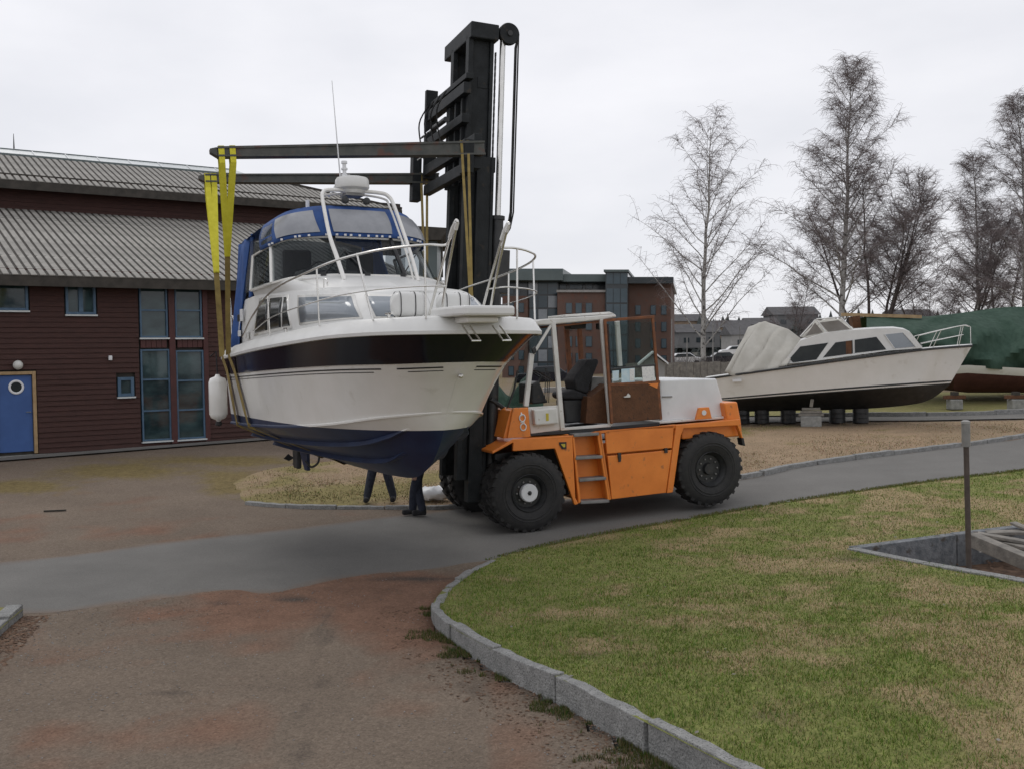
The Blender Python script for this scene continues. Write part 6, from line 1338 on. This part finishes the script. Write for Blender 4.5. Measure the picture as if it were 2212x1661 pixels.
# ================================================================== TREES
def tree(px, pyb, ptop, d, label, seed, width, nl=42, stems=1, lean=0, droop=.6, dark=False, first=.14, dens_=1.0, steep=1.0):
    R_ = random.Random(seed); base = at(px, pyb, d); base.z = Hs(base.x, min(base.y, 60)) if False else base.z; top = at(px+lean, ptop, d); Ht = top.z-base.z
    root = thing('birch_tree' if not dark else 'bare_tree', base, label, 'tree', 'bare trees by the quay'); bark = 'bark_white' if not dark else 'bark_dark'
    tw = MB(); V_, F_ = tw.v, tw.f
    def seg(p, q, r0, r1, n=3):
        b = len(V_); dx, dy, dz = q[0]-p[0], q[1]-p[1], q[2]-p[2]; L = math.sqrt(dx*dx+dy*dy+dz*dz)+1e-9; dx /= L; dy /= L; dz /= L
        ax, ay, az__ = (-dy, dx, 0) if abs(dz) < .95 else (1, 0, 0); l2 = math.sqrt(ax*ax+ay*ay)+1e-9; ax /= l2; ay /= l2; bx, by, bz = dy*0-dz*ay, dz*ax-dx*0, dx*ay-dy*ax
        for P_, r in ((p, r0), (q, r1)):
            for k in range(n): c, s = math.cos(2.094*k)*r, math.sin(2.094*k)*r; V_.append((P_[0]+ax*c+bx*s, P_[1]+ay*c+by*s, P_[2]+bz*s))
        F_.extend([(b, b+1, b+4, b+3), (b+1, b+2, b+5, b+4), (b+2, b, b+3, b+5)])
    lb = MB()
    for st_ in range(stems):
        a0 = R_.uniform(0, 6.28) if stems > 1 else 0; sp = (.42 if stems > 1 else 0); Hs_ = Ht*(1 if st_ == 0 else R_.uniform(.75, 1)); fx = math.cos(2*math.pi*st_/stems+a0)*sp; fy = math.sin(2*math.pi*st_/stems+a0)*sp
        tr = []; m = 12; jx = jy = 0
        for i in range(m+1):
            f = i/m; jx += R_.gauss(0, .006)*Ht; jy += R_.gauss(0, .006)*Ht; tr.append(base+Vector(((top.x-base.x)*f+jx*f+fx*Hs_*f**.8*.8, jy*f+fy*Hs_*f**.8*.8, Hs_*f)))
        r0 = Ht*.0115*(1 if stems == 1 else .85); lb.tube(tr, [max(.012, r0*(1-i/m)**.85) for i in range(m+1)], 8)
        for k in range(int(nl/max(1, stems**.5))):
            f = first+(.97-first)*((k+.5)/(nl/max(1, stems**.5)))**.85; i = min(m-1, int(f*m)); p = tr[i].lerp(tr[i+1], f*m-i); az0 = k*2.399+R_.uniform(-.4, .4)
            prof = ((1-f)*.95+.07)**(.62 if dark else .72)*1.12; L = width*prof*R_.uniform(.5, 1.15); el = math.radians(R_.uniform(36, 62)+f*14)*steep; dx, dy = math.cos(az0), math.sin(az0)
            pts = [p]; e_ = el*.75; cur = p.copy(); sl_ = L/6
            for q_ in range(7):
                e_ += R_.uniform(-.08, .14)*(1 if q_ < 4 else -1.6*droop); az0 += R_.uniform(-.15, .15); cur = cur+Vector((math.cos(az0)*math.cos(e_), math.sin(az0)*math.cos(e_), math.sin(e_)))*sl_; pts.append(cur)
            rr = r0*.34*(1-f*.75)*min(1, L/2.2); lb.tube(pts, [max(.008, rr*(1-j/8)) for j in range(8)], 5)
            ns = int((8+L*4.3)*dens_)
            for s_ in range(ns):
                g = R_.uniform(.12, 1)**.8*6.99; i2 = min(6, int(g)); p2 = pts[i2].lerp(pts[i2+1], g-i2); a2 = az0+R_.uniform(-2.0, 2.0); e2 = R_.uniform(.0, 1.35); L2 = R_.uniform(.35, 1.2)*(.5+L*.2); c2 = p2.copy(); pp = [p2]
                for q_ in range(3): c2 = c2+Vector((math.cos(a2)*math.cos(e2), math.sin(a2)*math.cos(e2), math.sin(e2)))*L2/3; e2 -= R_.uniform(0, .5)*droop; pp.append(c2)
                for q_ in range(3): seg(pp[q_], pp[q_+1], .016-.003*q_, .013-.003*q_)
                for t_ in range(int(8.5*dens_)):
                    g2 = R_.uniform(.2, 1)*2.99; i3 = min(2, int(g2)); p3 = pp[i3].lerp(pp[i3+1], g2-i3); a3 = a2+R_.uniform(-2.4, 2.4); e3 = R_.uniform(-.3, 1.0)-(.0 if dark else .3); L3 = R_.uniform(.25, .8)*(1 if dark else 1.35)
                    c3 = (p3.x+math.cos(a3)*math.cos(e3)*L3*.5, p3.y+math.sin(a3)*math.cos(e3)*L3*.5, p3.z+math.sin(e3)*L3*.5); e4 = e3-droop*R_.uniform(.6, 1.6)
                    c4 = (c3[0]+math.cos(a3)*math.cos(e4)*L3*.6, c3[1]+math.sin(a3)*math.cos(e4)*L3*.6, c3[2]+math.sin(e4)*L3*.6); seg((p3.x, p3.y, p3.z), c3, .0075, .006); seg(c3, c4, .006, .004)
    tw.mi = [0]*len(F_); lb.build('trunk', bark, root, smooth=True); o = tw.build('crown', 'twig', root); return root
tree(1518, 816, 275, 74, 'lone white-barked birch standing between the office and the white boat', 11, 7.2, nl=40, lean=12, dens_=.72, first=.1, steep=1.12)
tree(1812, 800, 140, 70, 'tallest bare birch, behind the beige hatch tent', 23, 6.0, nl=60, lean=25, dens_=1.05, first=.14)
tree(1882, 800, 372, 72, 'broad dark tree with several stems right of the tallest birch', 37, 5.2, nl=44, stems=6, dark=True, dens_=.95, droop=.25, first=.3)
tree(2062, 800, 470, 84, 'thin bare tree left of the birches at the right edge', 43, 3.6, nl=30, stems=3, dark=True, dens_=.9, first=.25)
tree(2115, 800, 335, 84, 'middle birch of the group at the right edge', 47, 4.2, nl=44, dens_=1.15, first=.15)
tree(2215, 800, 200, 80, 'tall birch cut off by the right edge of the picture', 53, 5.6, nl=54, dens_=1.15, first=.15, lean=-5)
tree(2160, 800, 425, 90, 'lower bushy bare tree at the right edge', 59, 4.4, nl=36, stems=3, dark=True, dens_=1.0, first=.25)
tree(2005, 800, 560, 88, 'small bare tree low behind the covered boat', 61, 3.6, nl=28, stems=4, dark=True, dens_=.9, first=.2)
tree(1700, 800, 600, 95, 'small bare tree low behind the aft cover', 67, 3.2, nl=20, stems=2, dark=True, dens_=.8, first=.2)

# ================================================================== GRASS, LEAVES, STONES
mg = mat('grass', (.8, .8, .8), (1, 1, 1), 3, .85, attr='tint', spec=.2)
def blades(name, x, y, z, h, w_, col, label, cat='grass', lean=.5):
    n = len(x); a = rng.uniform(0, 2*np.pi, n); l = rng.uniform(0, lean, n)*h; la = rng.uniform(0, 2*np.pi, n)
    dx, dy = np.cos(a)*w_/2, np.sin(a)*w_/2; P = np.empty((n, 3, 3)); P[:, 0] = np.c_[x-dx, y-dy, z-.006]; P[:, 1] = np.c_[x+dx, y+dy, z-.006]; P[:, 2] = np.c_[x+np.cos(la)*l, y+np.sin(la)*l, z+h*np.cos(np.minimum(l/np.maximum(h, 1e-4), 1.2)*.8)]
    me = bpy.data.meshes.new(name); me.vertices.add(n*3); me.vertices.foreach_set('co', P.ravel()); me.loops.add(n*3); me.loops.foreach_set('vertex_index', np.arange(n*3, dtype=np.int32)); me.polygons.add(n); me.polygons.foreach_set('loop_start', np.arange(0, n*3, 3, dtype=np.int32)); me.update()
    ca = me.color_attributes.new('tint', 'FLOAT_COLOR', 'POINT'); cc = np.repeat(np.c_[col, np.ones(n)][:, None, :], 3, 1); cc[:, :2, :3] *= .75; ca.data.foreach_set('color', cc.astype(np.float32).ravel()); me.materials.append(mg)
    me.validate(); o = bpy.data.objects.new(name, me); C.objects.link(o); return setp(o, label, cat, kind='stuff')
def scatter(poly, n, dfun):
    xs = [p[0] for p in poly]; ys = [p[1] for p in poly]; x = rng.uniform(min(xs), max(xs), n); y = rng.uniform(min(ys), max(ys), n); k = inpoly(x, y, poly) & (rng.uniform(0, 1, n) < dfun(x, y)); return x[k], y[k]
def vis(x, y):
    px, py = pxy(x, y); return (px > -400) & (px < 3300) & (py < 2300)
x, y = scatter(lawn_poly, 2600000, lambda x, y: vis(x, y)*np.clip((9.5/np.maximum(y, 4))**2.0, 0.05, 1)*.55)
k = ~inpoly(x, y, hole) & (distpoly(x, y, kerb1) > .10); x, y = x[k], y[k]
d = dryness(x, y); r_ = rng.uniform(0, 1, len(x)); dryb = r_ < (.12+.6*d)
g = np.c_[rng.uniform(.10, .16, len(x)), rng.uniform(.16, .235, len(x)), rng.uniform(.02, .045, len(x))]; s_ = np.c_[rng.uniform(.28, .44, len(x)), rng.uniform(.24, .36, len(x)), rng.uniform(.11, .18, len(x))]
ol = rng.uniform(0, 1, len(x))[:, None]; g = g*(1-.45*ol)+np.array([.24, .22, .06])*.45*ol
col = np.where(dryb[:, None], s_*.93, g*np.array([1.0, 1.13, 1.0]))*rng.uniform(.7, 1.25, (len(x), 1))
hh = rng.uniform(.012, .045, len(x))*np.where(dryb, .8, 1.15)*(.75+.6*vnoise(x, y, 2.5, 9)); ww = .004+.0006*y
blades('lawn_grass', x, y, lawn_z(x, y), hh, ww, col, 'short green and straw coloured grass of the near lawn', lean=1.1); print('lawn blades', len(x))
x, y = scatter(verge, 1200000, lambda x, y: vis(x, y)*.16*np.clip((22/np.maximum(y, 4))**2, .1, 1)*np.clip(distpoly(x, y, verge, True)/1.6, .04, 1)*np.clip(fbm(x, y, .9, 90)*3-.9, .15, 1)); n = fbm(x, y, .5, 33); gr = rng.uniform(0, 1, len(x)) < np.clip((n-.5)*2.0+.1+.25*(x < 0), 0, .7)
col = np.where(gr[:, None], np.c_[rng.uniform(.09, .16, len(x)), rng.uniform(.11, .16, len(x)), rng.uniform(.025, .05, len(x))], np.c_[rng.uniform(.24, .40, len(x)), rng.uniform(.18, .29, len(x)), rng.uniform(.10, .17, len(x))])*rng.uniform(.85, 1.2, (len(x), 1))
blades('verge_grass', x, y, H(x, y)+.035, rng.uniform(.012, .04, len(x)), .02, col, 'dry straw coloured grass of the verge beyond the road'); print('verge blades', len(x))
# tufts and litter along the foot of the kerbs
def along(line, n, lo, hi, side):
    seg_ = np.array([(b-a).length for a, b in zip(line[:-1], line[1:])]); i = rng.choice(len(seg_), n, p=seg_/seg_.sum()); t = rng.uniform(0, 1, n); A = np.array([tuple(p) for p in line]); P = A[i]*(1-t)[:, None]+A[i+1]*t[:, None]; T = A[i+1]-A[i]; T /= np.linalg.norm(T, axis=1)[:, None]; o_ = lo+(hi-lo)*rng.uniform(0, 1, n)**1.6; return P[:, 0]-T[:, 1]*o_*side, P[:, 1]+T[:, 0]*o_*side
k1f = [p for p in kerb1 if p.y < 13.4]
x, y = along(k1f, 30000, 0.0, .6, -1); dk_ = distpoly(x, y, kerb1); m = fbm(x, y, 1.6, 70)+.35*(vnoise(x, y, 9, 71)-.5)+.12*(y < 9) > .44+.75*dk_; x, y = x[m], y[m]; col = np.c_[rng.uniform(.05, .12, len(x)), rng.uniform(.085, .15, len(x)), rng.uniform(.015, .04, len(x))]*rng.uniform(.6, 1.2, (len(x), 1)); dm = rng.uniform(0, 1, len(x)) < .3; col[dm] = (.2, .16, .08)
blades('kerb_weeds', x, y, H(x, y), rng.uniform(.015, .06, len(x)), .008, col, 'weeds and grass tufts at the foot of the near kerb', 'weeds')
x, y = along(lawn_road, 14000, -.10, .14, 1); col = np.c_[rng.uniform(.07, .16, len(x)), rng.uniform(.09, .15, len(x)), rng.uniform(.02, .05, len(x))]; m = fbm(x, y, 2.5, 95) > .38; x, y, col = x[m], y[m], col[m]*1.35; blades('road_edge_grass', x, y, H(x, y)+.035, rng.uniform(.01, .045, len(x)), .012, col, 'ragged grass edge of the near lawn along the road')
def bits(name, x, y, z, s, m, label, cat, flat=.25):
    mb = MB()
    for a, b, c, r in zip(x, y, z, s):
        A = random.uniform(0, 6.28); u = Vector((math.cos(A), math.sin(A), random.uniform(-.25, .25)))*r; v_ = Vector((-math.sin(A), math.cos(A), random.uniform(-.25, .25)))*r*random.uniform(.5, .9); w_ = Vector((0, 0, r*flat)); p = Vector((a, b, c+r*flat*.5)); mb.add([p+u, p+v_, p-u, p-v_, p+w_, p-w_], [(0, 1, 4), (1, 2, 4), (2, 3, 4), (3, 0, 4), (1, 0, 5), (2, 1, 5), (3, 2, 5), (0, 3, 5)])
    o = mb.build(name, m, None); return setp(o, label, cat, kind='stuff')
x, y = along(k1f, 1500, 0.0, .7, -1); bits('leaf_litter', x, y, H(x, y), rng.uniform(.008, .024, len(x)), 'leaf_brown', 'brown leaf litter along the foot of the near kerb', 'leaves')
x, y = along([p for p in lk], 900, 0, .34, 1); bits('leaf_pile', x, y, H(x, y), rng.uniform(.015, .04, len(x)), 'leaf_brown', 'brown fallen leaves beside the kerb end at the left edge', 'leaves', .3)
mat('pebble', (.13, .12, .11), (.28, .26, .24), 30, .85)
xg = rng.uniform(-9, 3.4, 60000); yg = rng.uniform(6, 16, 60000); px, py = pxy(xg, yg); wgt = np.clip(.07+.9*blob(px, py, 1330, 1620, 110, 60)+.45*blob(px, py, 150, 1420, 180, 130)+.3*blob(px, py, 430, 1510, 60, 20)+.15*(vnoise(xg, yg, .8, 80) > .6), 0, 1)
k = (rng.uniform(0, 1, 60000) < wgt*.30) & ~inpoly(xg, yg, lawn_poly) & vis(xg, yg); bits('gravel', xg[k], yg[k], ground_z(xg[k], yg[k]), rng.uniform(.005, .017, k.sum()), 'pebble', 'loose gravel stones scattered over the red dirt drive', 'gravel', .5); print('gravel', k.sum())
mat('crumb', (.15, .10, .072), (.24, .17, .13), 30, .95)
x, y = along(road_lo, 5000, -1.3, 1.3, 1); k = ~inpoly(x, y, road_poly) & (rng.uniform(0, 1, len(x)) < .25+.75*fbm(x, y, 1.4, 77)); bits('dirt_crumbs', x[k], y[k], H(x[k], y[k])+.005+.03*np.clip(distpoly(x[k], y[k], road_poly, True)/.9, 0, 1)*inpoly(x[k], y[k], road_poly), rng.uniform(.003, .012, k.sum()), 'crumb', 'crumbled dirt along the broken lower edge of the asphalt road', 'dirt', .5)
x, y = scatter(lawn_poly, 500, lambda x, y: vis(x, y)*.5); bits('fallen_leaves', x, y, lawn_z(x, y)+.02, rng.uniform(.015, .03, len(x)), 'old_plank', 'few pale dead leaves scattered on the near lawn', 'leaves', .15)
stick = G(116, 1106); mb = MB(); mb.beam(stick+Vector((-.2, 0, .03)), stick+Vector((.22, .08, .03)), .035, .03); solo(mb, 'stick', 'dark_wood', stick, 'short dark stick lying on the dirt yard at left', 'stick')
